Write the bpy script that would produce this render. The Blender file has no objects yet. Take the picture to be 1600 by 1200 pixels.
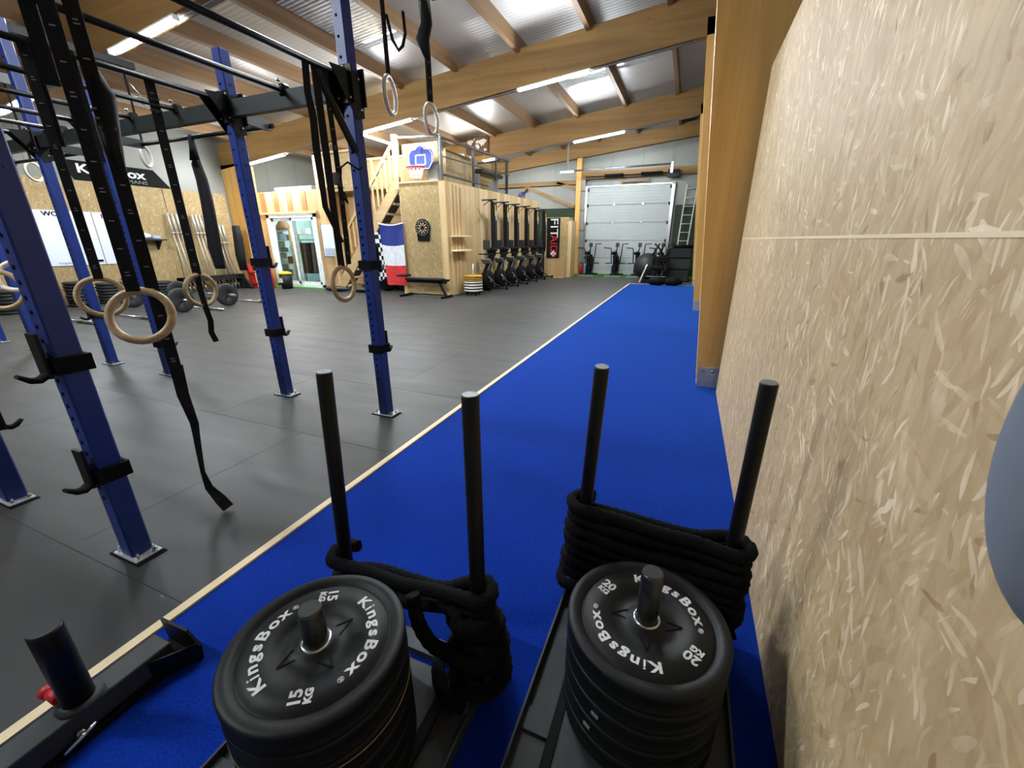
import bpy, math, random
from mathutils import Vector, Matrix
PI = math.pi
sc = bpy.context.scene
COL = sc.collection
# ------------------------------------------------------------------ camera
F_PX, PITCH, ROLL, YAW, CAM_H = 641.1, .33767, -.00305, .38991, 1.28
Fv = Vector((-math.sin(YAW)*math.cos(PITCH), math.cos(YAW)*math.cos(PITCH), -math.sin(PITCH)))
R0 = Vector((math.cos(YAW), math.sin(YAW), 0)); U0 = R0.cross(Fv)
Rv = math.cos(ROLL)*R0 + math.sin(ROLL)*U0; Uv = -math.sin(ROLL)*R0 + math.cos(ROLL)*U0
cd = bpy.data.cameras.new('camera'); cam = bpy.data.objects.new('camera', cd); COL.objects.link(cam)
cd.sensor_width = 36; cd.lens = 36*F_PX/1600; cd.clip_start = .02; cd.clip_end = 100
cd.dof.use_dof = True; cd.dof.focus_distance = 5.0; cd.dof.aperture_fstop = 9.0
M = Matrix((Rv, Uv, -Fv)).transposed().to_4x4(); M.translation = Vector((0, 0, CAM_H)); cam.matrix_world = M
sc.camera = cam
# ------------------------------------------------------------------ world, exposure
w = bpy.data.worlds.new('world'); sc.world = w; w.use_nodes = True
w.node_tree.nodes['Background'].inputs[0].default_value = (.55, .6, .7, 1)
w.node_tree.nodes['Background'].inputs[1].default_value = .02
sc.view_settings.view_transform = 'Standard'; sc.view_settings.look = 'None'
sc.view_settings.gamma = 1; sc.view_settings.use_curve_mapping = False
sc.view_settings.exposure = 4.4
TUBE = 26.0          # emission strength of the LED battens
sc.cycles.max_bounces = 9; sc.cycles.diffuse_bounces = 6; sc.cycles.glossy_bounces = 3
sc.cycles.sample_clamp_indirect = 4; sc.cycles.use_denoising = True
rnd = random.Random(7)

# ------------------------------------------------------------------ materials
def s2l(c): return tuple((v/12.92 if v <= .04045 else ((v+.055)/1.055)**2.4) for v in [x/255 for x in c])
class N:
    def __init__(s, name, rough=.6, metal=0., spec=.5):
        s.m = bpy.data.materials.new(name); s.m.use_nodes = True; s.t = s.m.node_tree; s.b = s.t.nodes['Principled BSDF']
        s.b.inputs['Roughness'].default_value = rough; s.b.inputs['Metallic'].default_value = metal
        s.b.inputs['Specular IOR Level'].default_value = spec
    def n(s, typ, **k):
        q = s.t.nodes.new(typ)
        for a, v in k.items():
            if a[0] == '_': q.inputs[int(a[1:])].default_value = v
            elif a.startswith('i_'): q.inputs[a[2:].replace('_', ' ')].default_value = v
            else: setattr(q, a, v)
        return q
    def l(s, a, b): s.t.links.new(a, b)
    def coord(s, scale=(1, 1, 1), rot=(0, 0, 0), src=None, kind='Object'):
        if src is None: src = s.n('ShaderNodeTexCoord').outputs[kind]
        mp = s.n('ShaderNodeMapping'); mp.inputs['Scale'].default_value = scale; mp.inputs['Rotation'].default_value = rot
        s.l(src, mp.inputs['Vector']); return mp.outputs[0]
    def noise(s, vec, scale, detail=3, rough=.55, dist=0):
        q = s.n('ShaderNodeTexNoise'); q.inputs['Scale'].default_value = scale; q.inputs['Detail'].default_value = detail
        q.inputs['Roughness'].default_value = rough; q.inputs['Distortion'].default_value = dist
        if vec is not None: s.l(vec, q.inputs['Vector'])
        return q.outputs[0]
    def ramp(s, fac, stops, interp='LINEAR'):
        q = s.n('ShaderNodeValToRGB'); q.color_ramp.interpolation = interp; e = q.color_ramp.elements
        while len(e) > 1: e.remove(e[-1])
        e[0].position = stops[0][0]; e[0].color = (*stops[0][1], 1)
        for p, c in stops[1:]:
            x = e.new(p); x.color = (*c, 1)
        s.l(fac, q.inputs[0]); return q.outputs[0]
    def mix(s, fac, a, b, mode='MIX'):
        q = s.n('ShaderNodeMix', data_type='RGBA', blend_type=mode)
        for i, v in ((0, fac), (6, a), (7, b)):
            if isinstance(v, (int, float)): q.inputs[i].default_value = v
            elif isinstance(v, tuple): q.inputs[i].default_value = (*v, 1) if len(v) == 3 else v
            else: s.l(v, q.inputs[i])
        return q.outputs[2]
    def math(s, op, a, b=None):
        q = s.n('ShaderNodeMath', operation=op)
        for i, v in ((0, a), (1, b)):
            if v is None: continue
            if isinstance(v, (int, float)): q.inputs[i].default_value = v
            else: s.l(v, q.inputs[i])
        return q.outputs[0]
    def col(s, c):
        if isinstance(c, tuple): s.b.inputs['Base Color'].default_value = (*c, 1)
        else: s.l(c, s.b.inputs['Base Color'])
        return s
    def bump(s, h, strength=.2, dist=.01):
        q = s.n('ShaderNodeBump'); q.inputs['Strength'].default_value = strength; q.inputs['Distance'].default_value = dist
        s.l(h, q.inputs['Height']); s.l(q.outputs[0], s.b.inputs['Normal']); return s

def plain(name, rgb, rough=.6, metal=0., spec=.5, var=.12, scale=12, bump=0):
    """paint / plastic / metal with a faint procedural variation"""
    m = N(name, rough, metal, spec); c = s2l(rgb)
    v = m.noise(m.coord(), scale, 4)
    m.col(m.ramp(v, [(.3, tuple(x*(1-var) for x in c)), (.7, tuple(min(1, x*(1+var)) for x in c))]))
    if bump: m.bump(m.noise(m.coord(), scale*14, 2), bump, .004)
    return m.m

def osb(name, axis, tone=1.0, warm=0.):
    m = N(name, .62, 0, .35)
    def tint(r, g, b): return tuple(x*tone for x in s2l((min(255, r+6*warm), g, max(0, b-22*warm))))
    base = m.n('ShaderNodeTexCoord').outputs['Object']
    warp = m.n('ShaderNodeTexNoise'); warp.inputs['Scale'].default_value = 7; m.l(base, warp.inputs['Vector'])
    sub = m.n('ShaderNodeVectorMath', operation='SUBTRACT'); m.l(warp.outputs['Color'], sub.inputs[0]); sub.inputs[1].default_value = (.5, .5, .5)
    sc_ = m.n('ShaderNodeVectorMath', operation='SCALE'); m.l(sub.outputs[0], sc_.inputs[0]); sc_.inputs['Scale'].default_value = .06
    add = m.n('ShaderNodeVectorMath', operation='ADD'); m.l(base, add.inputs[0]); m.l(sc_.outputs[0], add.inputs[1])
    colr, hgt = None, None
    # every layer: angle, flakes per metre along and across, share shown, its tones
    soft = [(0, tint(178, 152, 114)), (.4, tint(188, 164, 126)), (1, tint(198, 176, 138))]
    pale = [(0, tint(212, 194, 160)), (1, tint(244, 230, 204))]
    brown = [(0, tint(140, 110, 74)), (1, tint(164, 134, 96))]
    layers = [(.2, 9, 40, 1.0, soft), (1.2, 11, 44, .45, soft), (-.5, 10, 48, .45, soft), (.12, 17, 110, .14, pale), (.75, 12, 70, .06, pale), (-.45, 20, 120, .10, pale), (1.4, 16, 90, .05, pale), (.3, 8, 48, .035, pale), (.35, 24, 100, .022, brown), (-1.1, 20, 85, .018, brown)]
    for k, (ang, ls, ss, share, tones) in enumerate(layers):
        rot = [0, 0, 0]; rot[axis] = ang
        v1 = m.coord((1, 1, 1), tuple(rot), add.outputs[0])
        scl = [ss, ss, ls]; scl[axis] = 1.5
        v2 = m.n('ShaderNodeMapping'); v2.inputs['Scale'].default_value = scl; v2.inputs['Location'].default_value = (k*3.1, k*7.7, k*1.3); m.l(v1, v2.inputs['Vector'])
        vo = m.n('ShaderNodeTexVoronoi'); vo.inputs['Scale'].default_value = 1; m.l(v2.outputs[0], vo.inputs['Vector'])
        sep = m.n('ShaderNodeSeparateColor'); m.l(vo.outputs['Color'], sep.inputs[0])
        c = m.ramp(sep.outputs[0], tones)
        if colr is None: colr, hgt = c, sep.outputs[1]
        else:
            f = m.math('MULTIPLY', m.math('GREATER_THAN', sep.outputs[2], 1-share), m.math('LESS_THAN', vo.outputs['Distance'], .62)) if k > 2 else m.math('GREATER_THAN', sep.outputs[2], 1-share)
            if k > 2: f = m.math('MULTIPLY', f, m.ramp(m.noise(m.coord((1+.13*k, 1, 1)), 4.5+k, 2), [(.42, (.12, .12, .12)), (.60, (1, 1, 1))]))
            colr = m.mix(m.math('MULTIPLY', f, .7), colr, c)
            q = m.n('ShaderNodeMix', data_type='FLOAT'); m.l(f, q.inputs[0]); m.l(hgt, q.inputs[2]); m.l(sep.outputs[1], q.inputs[3]); hgt = q.outputs[0]
    grain = m.noise(m.coord((60, 60, 8)), 1, 3)
    colr = m.mix(.35, colr, m.ramp(grain, [(.3, (.55, .5, .45)), (.7, (1, 1, 1))]), 'MULTIPLY')
    big = m.noise(m.coord(), 1.6, 3)
    colr = m.mix(.5, colr, m.ramp(big, [(.3, (.80, .77, .72)), (.7, (1.05, 1.04, 1.02))]), 'MULTIPLY')
    kn = m.n('ShaderNodeTexVoronoi'); sl = [16, 16, 7]; sl[axis] = 1; m.l(m.coord(tuple(sl)), kn.inputs['Vector']); kn.inputs['Scale'].default_value = 1
    ks = m.n('ShaderNodeSeparateColor'); m.l(kn.outputs['Color'], ks.inputs[0])
    kf = m.math('MULTIPLY', m.math('LESS_THAN', kn.outputs['Distance'], .12), m.math('GREATER_THAN', ks.outputs[0], .72))
    colr = m.mix(m.math('MULTIPLY', kf, .75), colr, s2l((78, 52, 30)))
    m.col(colr).bump(hgt, .22, .003)
    return m.m

def wood(name, c1, c2, c3, along=0, rough=.5, ring=9, knots=True, spec=.4):
    """planed timber, grain along an axis"""
    m = N(name, rough, 0, spec)
    s = [ring, ring, ring]; s[along] = ring*.05
    n1 = m.noise(m.coord(tuple(s)), 1.0, 4, .6, .6)
    colr = m.ramp(n1, [(.25, s2l(c1)), (.5, s2l(c2)), (.75, s2l(c3))])
    s2 = [140, 140, 140]; s2[along] = 3
    colr = m.mix(.3, colr, m.ramp(m.noise(m.coord(tuple(s2)), 1, 2), [(.3, (.7, .66, .6)), (.7, (1, 1, 1))]), 'MULTIPLY')
    if knots:
        v = m.n('ShaderNodeTexVoronoi'); s3 = [5, 5, 5]; s3[along] = 2.2
        m.l(m.coord(tuple(s3)), v.inputs['Vector']); v.inputs['Scale'].default_value = 1
        sp = m.n('ShaderNodeSeparateColor'); m.l(v.outputs['Color'], sp.inputs[0])
        f = m.math('MULTIPLY', m.math('LESS_THAN', v.outputs['Distance'], .055), m.math('GREATER_THAN', sp.outputs[0], .45))
        colr = m.mix(m.math('MULTIPLY', f, .7), colr, s2l((92, 56, 24)))
    m.col(colr).bump(n1, .08, .003)
    return m.m

def planks(name, pitch, axis_u, tones, gap=(.3, .2, .12), along=2, rough=.55):
    """vertical boards side by side along axis_u, each with its own tone"""
    m = N(name, rough, 0, .35)
    tc = m.n('ShaderNodeTexCoord').outputs['Object']; sx = m.n('ShaderNodeSeparateXYZ'); m.l(tc, sx.inputs[0])
    u = m.math('DIVIDE', sx.outputs[axis_u], pitch); fl = m.math('FLOOR', u); fr = m.math('FRACT', u)
    wn = m.n('ShaderNodeTexWhiteNoise', noise_dimensions='1D'); m.l(fl, wn.inputs['W'])
    colr = m.ramp(wn.outputs['Value'], [(i/(len(tones)), s2l(t)) for i, t in enumerate(tones)], 'CONSTANT')
    s = [8, 8, 8]; s[along] = .5
    comb = m.n('ShaderNodeVectorMath', operation='ADD'); m.l(tc, comb.inputs[0]); m.l(wn.outputs['Color'], comb.inputs[1])
    g = m.noise(m.coord(tuple(s), src=comb.outputs[0]), 1, 4, .6, .8)
    colr = m.mix(.55, colr, m.ramp(g, [(.3, (.72, .66, .56)), (.7, (1.05, 1.03, 1))]), 'MULTIPLY')
    v = m.n('ShaderNodeTexVoronoi'); s3 = [7, 7, 7]; s3[along] = 3; m.l(m.coord(tuple(s3), src=comb.outputs[0]), v.inputs['Vector']); v.inputs['Scale'].default_value = 1
    sp = m.n('ShaderNodeSeparateColor'); m.l(v.outputs['Color'], sp.inputs[0])
    f = m.math('MULTIPLY', m.math('LESS_THAN', v.outputs['Distance'], .09), m.math('GREATER_THAN', sp.outputs[0], .6))
    colr = m.mix(m.math('MULTIPLY', f, .6), colr, s2l((120, 80, 45)))
    edge = m.math('LESS_THAN', fr, .05)
    colr = m.mix(m.math('MULTIPLY', edge, .7), colr, gap)
    m.col(colr); return m.m

MT = {}
# floor: black rubber with fine speckle and a slight worn sheen
m = N('rubber_floor', .5, 0, .45)
n1 = m.noise(m.coord(), 1.3, 5, .6); n2 = m.noise(m.coord(), 420, 2); n3 = m.noise(m.coord((.6, 3, 1)), 2.0, 3)
c = m.ramp(n1, [(.3, s2l((17, 19, 20))), (.7, s2l((25, 27, 28)))])
c = m.mix(.5, c, m.ramp(n2, [(.35, (.62, .62, .62)), (.65, (1.2, 1.2, 1.2))]), 'MULTIPLY')
m.col(c); m.l(m.math('ADD', m.math('MULTIPLY', n3, .26), .36), m.b.inputs['Roughness']); m.bump(n2, .25, .002); m.b.inputs['Sheen Weight'].default_value = .28; m.b.inputs['Sheen Roughness'].default_value = .35
MT['rubber'] = m.m
MT['seam'] = plain('dark_joint', (22, 23, 24), .9)  # even dark colour of the joints in mats and boards
m = N('blue_turf', .95, 0, .1)
n2 = m.noise(m.coord((90, 260, 90)), 1, 3, .7); n1 = m.noise(m.coord((1, .6, 1)), 2.2, 4)
c = m.ramp(n2, [(.25, s2l((2, 30, 108))), (.75, s2l((6, 54, 172)))])
c = m.mix(.55, c, m.ramp(n1, [(.3, (.82, .84, .88)), (.7, (1.08, 1.08, 1.06))]), 'MULTIPLY')
m.col(c).bump(n2, .5, .004); m.b.inputs['Sheen Weight'].default_value = 1; m.b.inputs['Sheen Roughness'].default_value = .35; m.b.inputs['Sheen Tint'].default_value = (.06, .26, 1, 1); MT['turf'] = m.m
MT['green_turf'] = plain('green_turf', (70, 120, 40), .95, 0, .1, .3, 60, .4)
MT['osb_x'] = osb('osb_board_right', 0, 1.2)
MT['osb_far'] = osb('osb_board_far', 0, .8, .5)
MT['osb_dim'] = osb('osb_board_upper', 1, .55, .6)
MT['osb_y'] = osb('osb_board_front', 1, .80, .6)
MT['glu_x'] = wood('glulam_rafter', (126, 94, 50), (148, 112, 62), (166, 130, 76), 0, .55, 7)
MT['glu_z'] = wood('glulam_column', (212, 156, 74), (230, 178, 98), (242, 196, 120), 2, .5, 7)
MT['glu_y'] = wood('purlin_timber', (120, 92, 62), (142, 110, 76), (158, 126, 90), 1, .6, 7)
MT['pine_z'] = wood('pine_upright', (200, 168, 118), (216, 186, 138), (226, 200, 154), 2, .5, 8)
MT['pine_x'] = wood('pine_rail', (192, 160, 112), (208, 178, 130), (218, 192, 146), 0, .5, 8)
MT['pine_y'] = wood('pine_strip', (226, 204, 160), (240, 222, 184), (248, 234, 204), 1, .6, 8, False)
MT['planks_x'] = planks('pine_planks_front', .21, 0, [(200, 166, 118), (208, 178, 132), (194, 158, 110), (212, 184, 140)])
MT['planks_y'] = planks('pine_planks_side', .24, 1, [(218, 190, 142), (230, 204, 160), (206, 176, 128), (224, 198, 152)])
MT['pink'] = wood('reddish_board', (160, 98, 62), (176, 112, 74), (186, 124, 86), 2, .6, 8)
m = N('roof_panel', .42, .25, .4); tc = m.n('ShaderNodeTexCoord').outputs['Object']; sx = m.n('ShaderNodeSeparateXYZ'); m.l(tc, sx.inputs[0])
wv = m.math('SINE', m.math('MULTIPLY', sx.outputs[1], 2*PI/.09)); m.col(m.mix(m.noise(m.coord(), 1.1, 3), s2l((176, 172, 168)), s2l((198, 196, 194)))); m.bump(wv, .12, .01); MT['roof'] = m.m
m = N('skylight_sheet', .16, 0, .8); tc = m.n('ShaderNodeTexCoord').outputs['Object']; sx = m.n('ShaderNodeSeparateXYZ'); m.l(tc, sx.inputs[0])
wv = m.math('SINE', m.math('MULTIPLY', sx.outputs[1], 2*PI/.075)); n = m.noise(m.coord(), 9, 3, .6, 1)
m.col(m.ramp(n, [(.3, s2l((190, 192, 194))), (.7, s2l((232, 234, 236)))])); m.bump(m.math('ADD', wv, n), .6, .02); m.b.inputs['Coat Weight'].default_value = .6; MT['sky'] = m.m
m = N('wall_panel_grey', .45, .1, .4); tc = m.n('ShaderNodeTexCoord').outputs['Object']; sx = m.n('ShaderNodeSeparateXYZ'); m.l(tc, sx.inputs[0])
fr = m.math('FRACT', m.math('MULTIPLY', m.math('ADD', sx.outputs[0], sx.outputs[1]), .95)); e = m.math('LESS_THAN', fr, .015)
m.col(m.mix(m.math('MULTIPLY', e, .5), m.mix(m.noise(m.coord(), 1.3, 3), s2l((124, 125, 119)), s2l((142, 143, 136))), s2l((80, 80, 77)))); MT['panel'] = m.m
MT['green_wall'] = plain('green_paint_wall', (52, 66, 52), .8, 0, .2)
m = N('door_panel_white', .5, 0, .4); tc = m.n('ShaderNodeTexCoord').outputs['Object']; sx = m.n('ShaderNodeSeparateXYZ'); m.l(tc, sx.inputs[0])
m.col(m.mix(m.noise(m.coord(), 3, 3), s2l((166, 172, 170)), s2l((182, 188, 186)))); m.bump(m.math('SINE', m.math('MULTIPLY', sx.outputs[2], 2*PI/.10)), .12, .01); MT['garage'] = m.m
MT['white'] = plain('white_plastic', (236, 240, 242), .35)
MT['whiteboard'] = plain('whiteboard_face', (226, 234, 244), .25, 0, .5, .03, 2)
MT['black'] = plain('black_powder_coat', (8, 8, 9), .45, 0, .3, .2, 20, .05)
MT['black_matte'] = plain('black_matte', (8, 8, 9), .75, 0, .2, .25, 30)
MT['sled'] = plain('sled_grey_steel', (54, 58, 60), .6, .1, .45, .15, 18, .08)
MT['beam_grey'] = plain('dark_grey_steel', (38, 42, 43), .5, .2, .5, .12, 14)
MT['pole_end'] = plain('worn_pole_end', (128, 132, 134), .5, .4, .5, .2, 60)
MT['blue'] = plain('blue_powder_coat', (20, 50, 128), .42, 0, .5, .12, 6)
MT['hole'] = plain('hole_black', (6, 8, 16), .9, 0, .1)
MT['zinc'] = plain('zinc_steel', (180, 182, 186), .45, .5, .5, .15, 40)
MT['steel'] = plain('polished_steel', (196, 198, 200), .25, .95, .5, .1, 40)
MT['steel_pale'] = plain('chalky_steel', (196, 192, 180), .5, .3)
MT['hub'] = plain('plate_pin_steel', (84, 86, 84), .35, .9, .5, .2, 40)
MT['rubber_plate'] = plain('bumper_rubber', (18, 20, 22), .5, 0, .28, .18, 8, .12)
MT['letter'] = plain('white_lettering', (226, 228, 228), .6, 0, .3, .03, 60)
MT['letter_grey'] = plain('grey_lettering', (130, 132, 132), .6, 0, .3, .03, 60)
MT['tan_line'] = plain('tan_edge_stripe', (150, 132, 96), .7)
m = N('battle_rope', .95, 0, .1); n = m.noise(m.coord(), 160, 3, .7); m.col(m.ramp(n, [(.3, s2l((8, 9, 11))), (.7, s2l((28, 29, 32)))])).bump(n, .8, .004); MT['rope'] = m.m
m = N('webbing', .7, 0, .3); n = m.noise(m.coord((120, 120, 420)), 1, 2); m.col(m.ramp(n, [(.3, s2l((12, 12, 14))), (.7, s2l((28, 27, 28)))])).bump(n, .4, .002); MT['strap'] = m.m
MT['strap_mark'] = plain('strap_print', (140, 142, 150), .7)
MT['ring_wood'] = wood('birch_ring', (168, 140, 100), (190, 162, 120), (208, 182, 142), 0, .4, 30, False, .5)
MT['ring_pale'] = plain('pale_ring_plastic', (222, 212, 196), .35)
MT['red'] = plain('red_paint', (190, 26, 34), .5)
MT['orange'] = plain('orange_rubber', (214, 160, 50), .6)
MT['white_rub'] = plain('white_rubber', (222, 220, 210), .6)
MT['hoop_blue'] = plain('hoop_blue', (22, 42, 130), .35)
MT['flag_blue'] = plain('flag_blue', (34, 52, 132), .8); MT['flag_white'] = plain('flag_white', (226, 228, 234), .8); MT['flag_red'] = plain('flag_red', (206, 50, 52), .8)
m = N('checkered_cloth', .8, 0, .2); ck = m.n('ShaderNodeTexChecker'); ck.inputs['Scale'].default_value = 9; ck.inputs[1].default_value = (*s2l((226, 228, 230)), 1); ck.inputs[2].default_value = (*s2l((26, 28, 34)), 1)
m.l(m.n('ShaderNodeTexCoord').outputs['UV'], ck.inputs['Vector']); m.col(ck.outputs['Color']); MT['checker'] = m.m
MT['brown'] = plain('map_brown', (88, 62, 40), .7); MT['map_white'] = plain('map_land', (214, 206, 196), .7)
MT['stair_shade'] = plain('painted_stair_shade', (26, 20, 15), .9)  # shade below the stairs, put into the colour
MT['cloth_brown'] = plain('brown_clothes', (112, 94, 86), .9, 0, .2, .3, 8)
MT['cardboard'] = plain('brown_bag', (142, 104, 76), .8)
MT['pvc'] = plain('white_door_frame', (232, 238, 242), .35)
MT['room'] = plain('room_pale_wall', (176, 206, 204), .7)
MT['yellow'] = plain('yellow_lid', (230, 190, 30), .5)
MT['grey_standin'] = plain('grey_standin_matte', (112, 120, 132), .9, 0, .2, .06, 6)
MT['rack_dark'] = plain('rack_dark', (15, 16, 17), .6)
MT['dumbbell'] = plain('dark_rubber_heads', (36, 39, 38), .6)
MT['smoke'] = plain('grey_ball_rubber', (34, 37, 37), .5)
MT['bottle'] = plain('pale_blue_box', (170, 184, 214), .6)
m = N('clear_glass', .03, 0, .5); m.b.inputs['Transmission Weight'].default_value = 1; m.b.inputs['IOR'].default_value = 1.1; m.col((.92, .97, .97)); MT['glass'] = m.m
m = N('led_tube', .4); m.col((1, 1, 1)); m.b.inputs['Emission Color'].default_value = (.89, .955, 1, 1); m.b.inputs['Emission Strength'].default_value = TUBE; MT['led'] = m.m
m = N('led_small', .4); m.col((1, 1, 1)); m.b.inputs['Emission Color'].default_value = (.85, .97, 1, 1); m.b.inputs['Emission Strength'].default_value = 8.5; MT['led_small'] = m.m
m = N('screen_grey', .4); m.col(s2l((44, 48, 50))); MT['screen'] = m.m

# ------------------------------------------------------------------ mesh builder
class MB:
    def __init__(s): s.v = []; s.f = []; s.uv = None; s.sm = []
    def add(s, vs, fs, smooth=False):
        o = len(s.v); s.v += [tuple(p) for p in vs]; s.f += [tuple(i+o for i in f) for f in fs]; s.sm += [smooth]*len(fs); return s
    def box(s, x0, x1, y0, y1, z0, z1, mat=None, bev=0):
        if bev > 0:
            b = min(bev, (x1-x0)/2.01, (y1-y0)/2.01, (z1-z0)/2.01)
            import itertools
            vs = []; idx = {}
            for sx, sy, sz in itertools.product((0, 1), repeat=3):
                X = (x0, x1)[sx]; Y = (y0, y1)[sy]; Z = (z0, z1)[sz]; dx = b*(1-2*sx); dy = b*(1-2*sy); dz = b*(1-2*sz)
                idx[(sx, sy, sz)] = len(vs); vs += [(X, Y+dy, Z+dz), (X+dx, Y, Z+dz), (X+dx, Y+dy, Z)]
            I = lambda a, k: idx[a]+k
            fs = [(I((q, 0, 0), 0), I((q, 1, 0), 0), I((q, 1, 1), 0), I((q, 0, 1), 0)) for q in (0, 1)]
            fs += [(I((0, q, 0), 1), I((1, q, 0), 1), I((1, q, 1), 1), I((0, q, 1), 1)) for q in (0, 1)]
            fs += [(I((0, 0, q), 2), I((1, 0, q), 2), I((1, 1, q), 2), I((0, 1, q), 2)) for q in (0, 1)]
            for a in (0, 1):
                for c_ in (0, 1):
                    fs.append((I((a, c_, 0), 0), I((a, c_, 0), 1), I((a, c_, 1), 1), I((a, c_, 1), 0)))
                    fs.append((I((a, 0, c_), 0), I((a, 0, c_), 2), I((a, 1, c_), 2), I((a, 1, c_), 0)))
                    fs.append((I((0, a, c_), 1), I((0, a, c_), 2), I((1, a, c_), 2), I((1, a, c_), 1)))
            for k in idx: fs.append((idx[k], idx[k]+1, idx[k]+2))
        else:
            vs = [(x, y, z) for x in (x0, x1) for y in (y0, y1) for z in (z0, z1)]
            fs = [(0, 1, 3, 2), (4, 6, 7, 5), (0, 4, 5, 1), (2, 3, 7, 6), (0, 2, 6, 4), (1, 5, 7, 3)]
        if mat is not None: vs = [mat @ Vector(p) for p in vs]
        return s.add(vs, fs)
    def beam(s, a, b, w, h, up=(0, 0, 1)):
        """square bar from a to b, w across, h along up"""
        a = Vector(a); b = Vector(b); d = (b-a).normalized(); u = Vector(up); x = d.cross(u).normalized(); z = x.cross(d)
        vs = [p + x*sx*w/2 + z*sz*h/2 for p in (a, b) for sx, sz in ((-1, -1), (1, -1), (1, 1), (-1, 1))]
        return s.add(vs, [(0, 1, 2, 3), (4, 7, 6, 5), (0, 4, 5, 1), (1, 5, 6, 2), (2, 6, 7, 3), (3, 7, 4, 0)])
    def tube(s, path, r, n=12, cap=True, closed=False, smooth=True, rf=None, flat=None, up=None):
        P = [Vector(p) for p in path]; L = len(P); vs = []; fs = []
        t0 = (P[1]-P[0]).normalized(); ref = Vector(up) if up else (Vector((0, 0, 1)) if abs(t0.z) < .9 else Vector((1, 0, 0)))
        x = t0.cross(ref).normalized()
        acc = 0
        for i in range(L):
            if closed: t = (P[(i+1) % L]-P[i-1]).normalized()
            else: t = (P[min(i+1, L-1)]-P[max(i-1, 0)]).normalized()
            x = (x - t*x.dot(t)).normalized() if not up else t.cross(ref).normalized()
            y = t.cross(x)
            if i: acc += (P[i]-P[i-1]).length
            for k in range(n):
                a = 2*PI*k/n; rr = (r[i] if isinstance(r, (list, tuple)) else r)
                if rf: rr = rf(rr, a, acc)
                vs.append(P[i] + x*math.cos(a)*rr*(flat[0] if flat else 1) + y*math.sin(a)*rr*(flat[1] if flat else 1))
        for i in range(L if closed else L-1):
            for k in range(n):
                a = i*n+k; b = i*n+(k+1) % n; c_ = ((i+1) % L)*n+(k+1) % n; d = ((i+1) % L)*n+k; fs.append((a, b, c_, d))
        s.add(vs, fs, smooth)
        if cap and not closed:
            s.add(vs[:n], [tuple(range(n))[::-1]]); s.add(vs[-n:], [tuple(range(n))])
        return s
    def cyl(s, a, b, r, n=20, r2=None, smooth=True): return s.tube([a, b], [r, r2 if r2 is not None else r], n, smooth=smooth)
    def lathe(s, prof, n=48, c=(0, 0, 0), axis=2, smooth=True, mat=None):
        vs = []; fs = []
        for r, z in prof:
            for k in range(n):
                a = 2*PI*k/n; p = [r*math.cos(a), r*math.sin(a), z]
                if axis == 0: p = [p[2], p[0], p[1]]
                if axis == 1: p = [p[1], p[2], p[0]]
                q = Vector(p)
                if mat is not None: q = mat @ q
                vs.append(q + Vector(c))
        for i in range(len(prof)-1):
            for k in range(n): fs.append((i*n+k, i*n+(k+1) % n, (i+1)*n+(k+1) % n, (i+1)*n+k))
        s.add(vs, fs, smooth)
        return s
    def prism(s, pts, d):
        """polygon pts (3D, planar) extruded by vector d"""
        n = len(pts); A = [Vector(p) for p in pts]; B = [p+Vector(d) for p in A]
        return s.add(A+B, [tuple(range(n))[::-1], tuple(range(n, 2*n))] + [(i, (i+1) % n, n+(i+1) % n, n+i) for i in range(n)])
    def strap(s, path, width, face, th=.003):
        """flat webbing along path; face = direction its flat side looks at"""
        P = [Vector(p) for p in path]; vs = []; L = len(P)
        for i, p in enumerate(P):
            t = (P[min(i+1, L-1)]-P[max(i-1, 0)]).normalized(); fc = face(i) if callable(face) else face
            x = t.cross(Vector(fc)).normalized(); y = x.cross(t)
            wd = width[i] if isinstance(width, list) else width
            for a, b in ((-1, -1), (1, -1), (1, 1), (-1, 1)): vs.append(p + x*a*wd/2 + y*b*th/2)
        fs = [(0, 1, 2, 3), (4*L-4, 4*L-1, 4*L-2, 4*L-3)]
        for i in range(L-1):
            for k in range(4): fs.append((4*i+k, 4*i+4+k, 4*i+4+(k+1) % 4, 4*i+(k+1) % 4))
        return s.add(vs, fs)
    def ball(s, c, rx, ry, rz, n=20, m_=12, fn=None):
        vs = []; fs = []
        for i in range(m_+1):
            th = PI*i/m_
            for k in range(n):
                a = 2*PI*k/n; d = Vector((math.sin(th)*math.cos(a), math.sin(th)*math.sin(a), math.cos(th))); q = fn(d) if fn else 1
                vs.append((c[0]+d.x*rx*q, c[1]+d.y*ry*q, c[2]+d.z*rz*q))
        for i in range(m_):
            for k in range(n): fs.append((i*n+k, (i+1)*n+k, (i+1)*n+(k+1) % n, i*n+(k+1) % n))
        return s.add(vs, fs, True)
    def build(s, name, mat, parent=None, loc=None, base=None):
        """vertices are in world coordinates; base = the parent's location (subtracted)"""
        off = Vector(base) if base is not None else (parent_world(parent) if parent else Vector((0, 0, 0)))
        if loc is not None: off = Vector(loc)
        me = bpy.data.meshes.new(name); me.from_pydata([tuple(Vector(p)-off) for p in s.v], [], s.f); me.validate()
        if len(me.polygons) == len(s.sm): me.polygons.foreach_set('use_smooth', s.sm)
        import bmesh
        bm = bmesh.new(); bm.from_mesh(me); bmesh.ops.remove_doubles(bm, verts=bm.verts, dist=1e-6); bmesh.ops.recalc_face_normals(bm, faces=bm.faces); bm.to_mesh(me); bm.free()
        me.materials.append(mat)
        o = bpy.data.objects.new(name, me); COL.objects.link(o)
        if parent: o.parent = parent
        else: o.location = off
        return o
def parent_world(p):
    v = Vector((0, 0, 0))
    while p: v += p.location; p = p.parent
    return v
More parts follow.
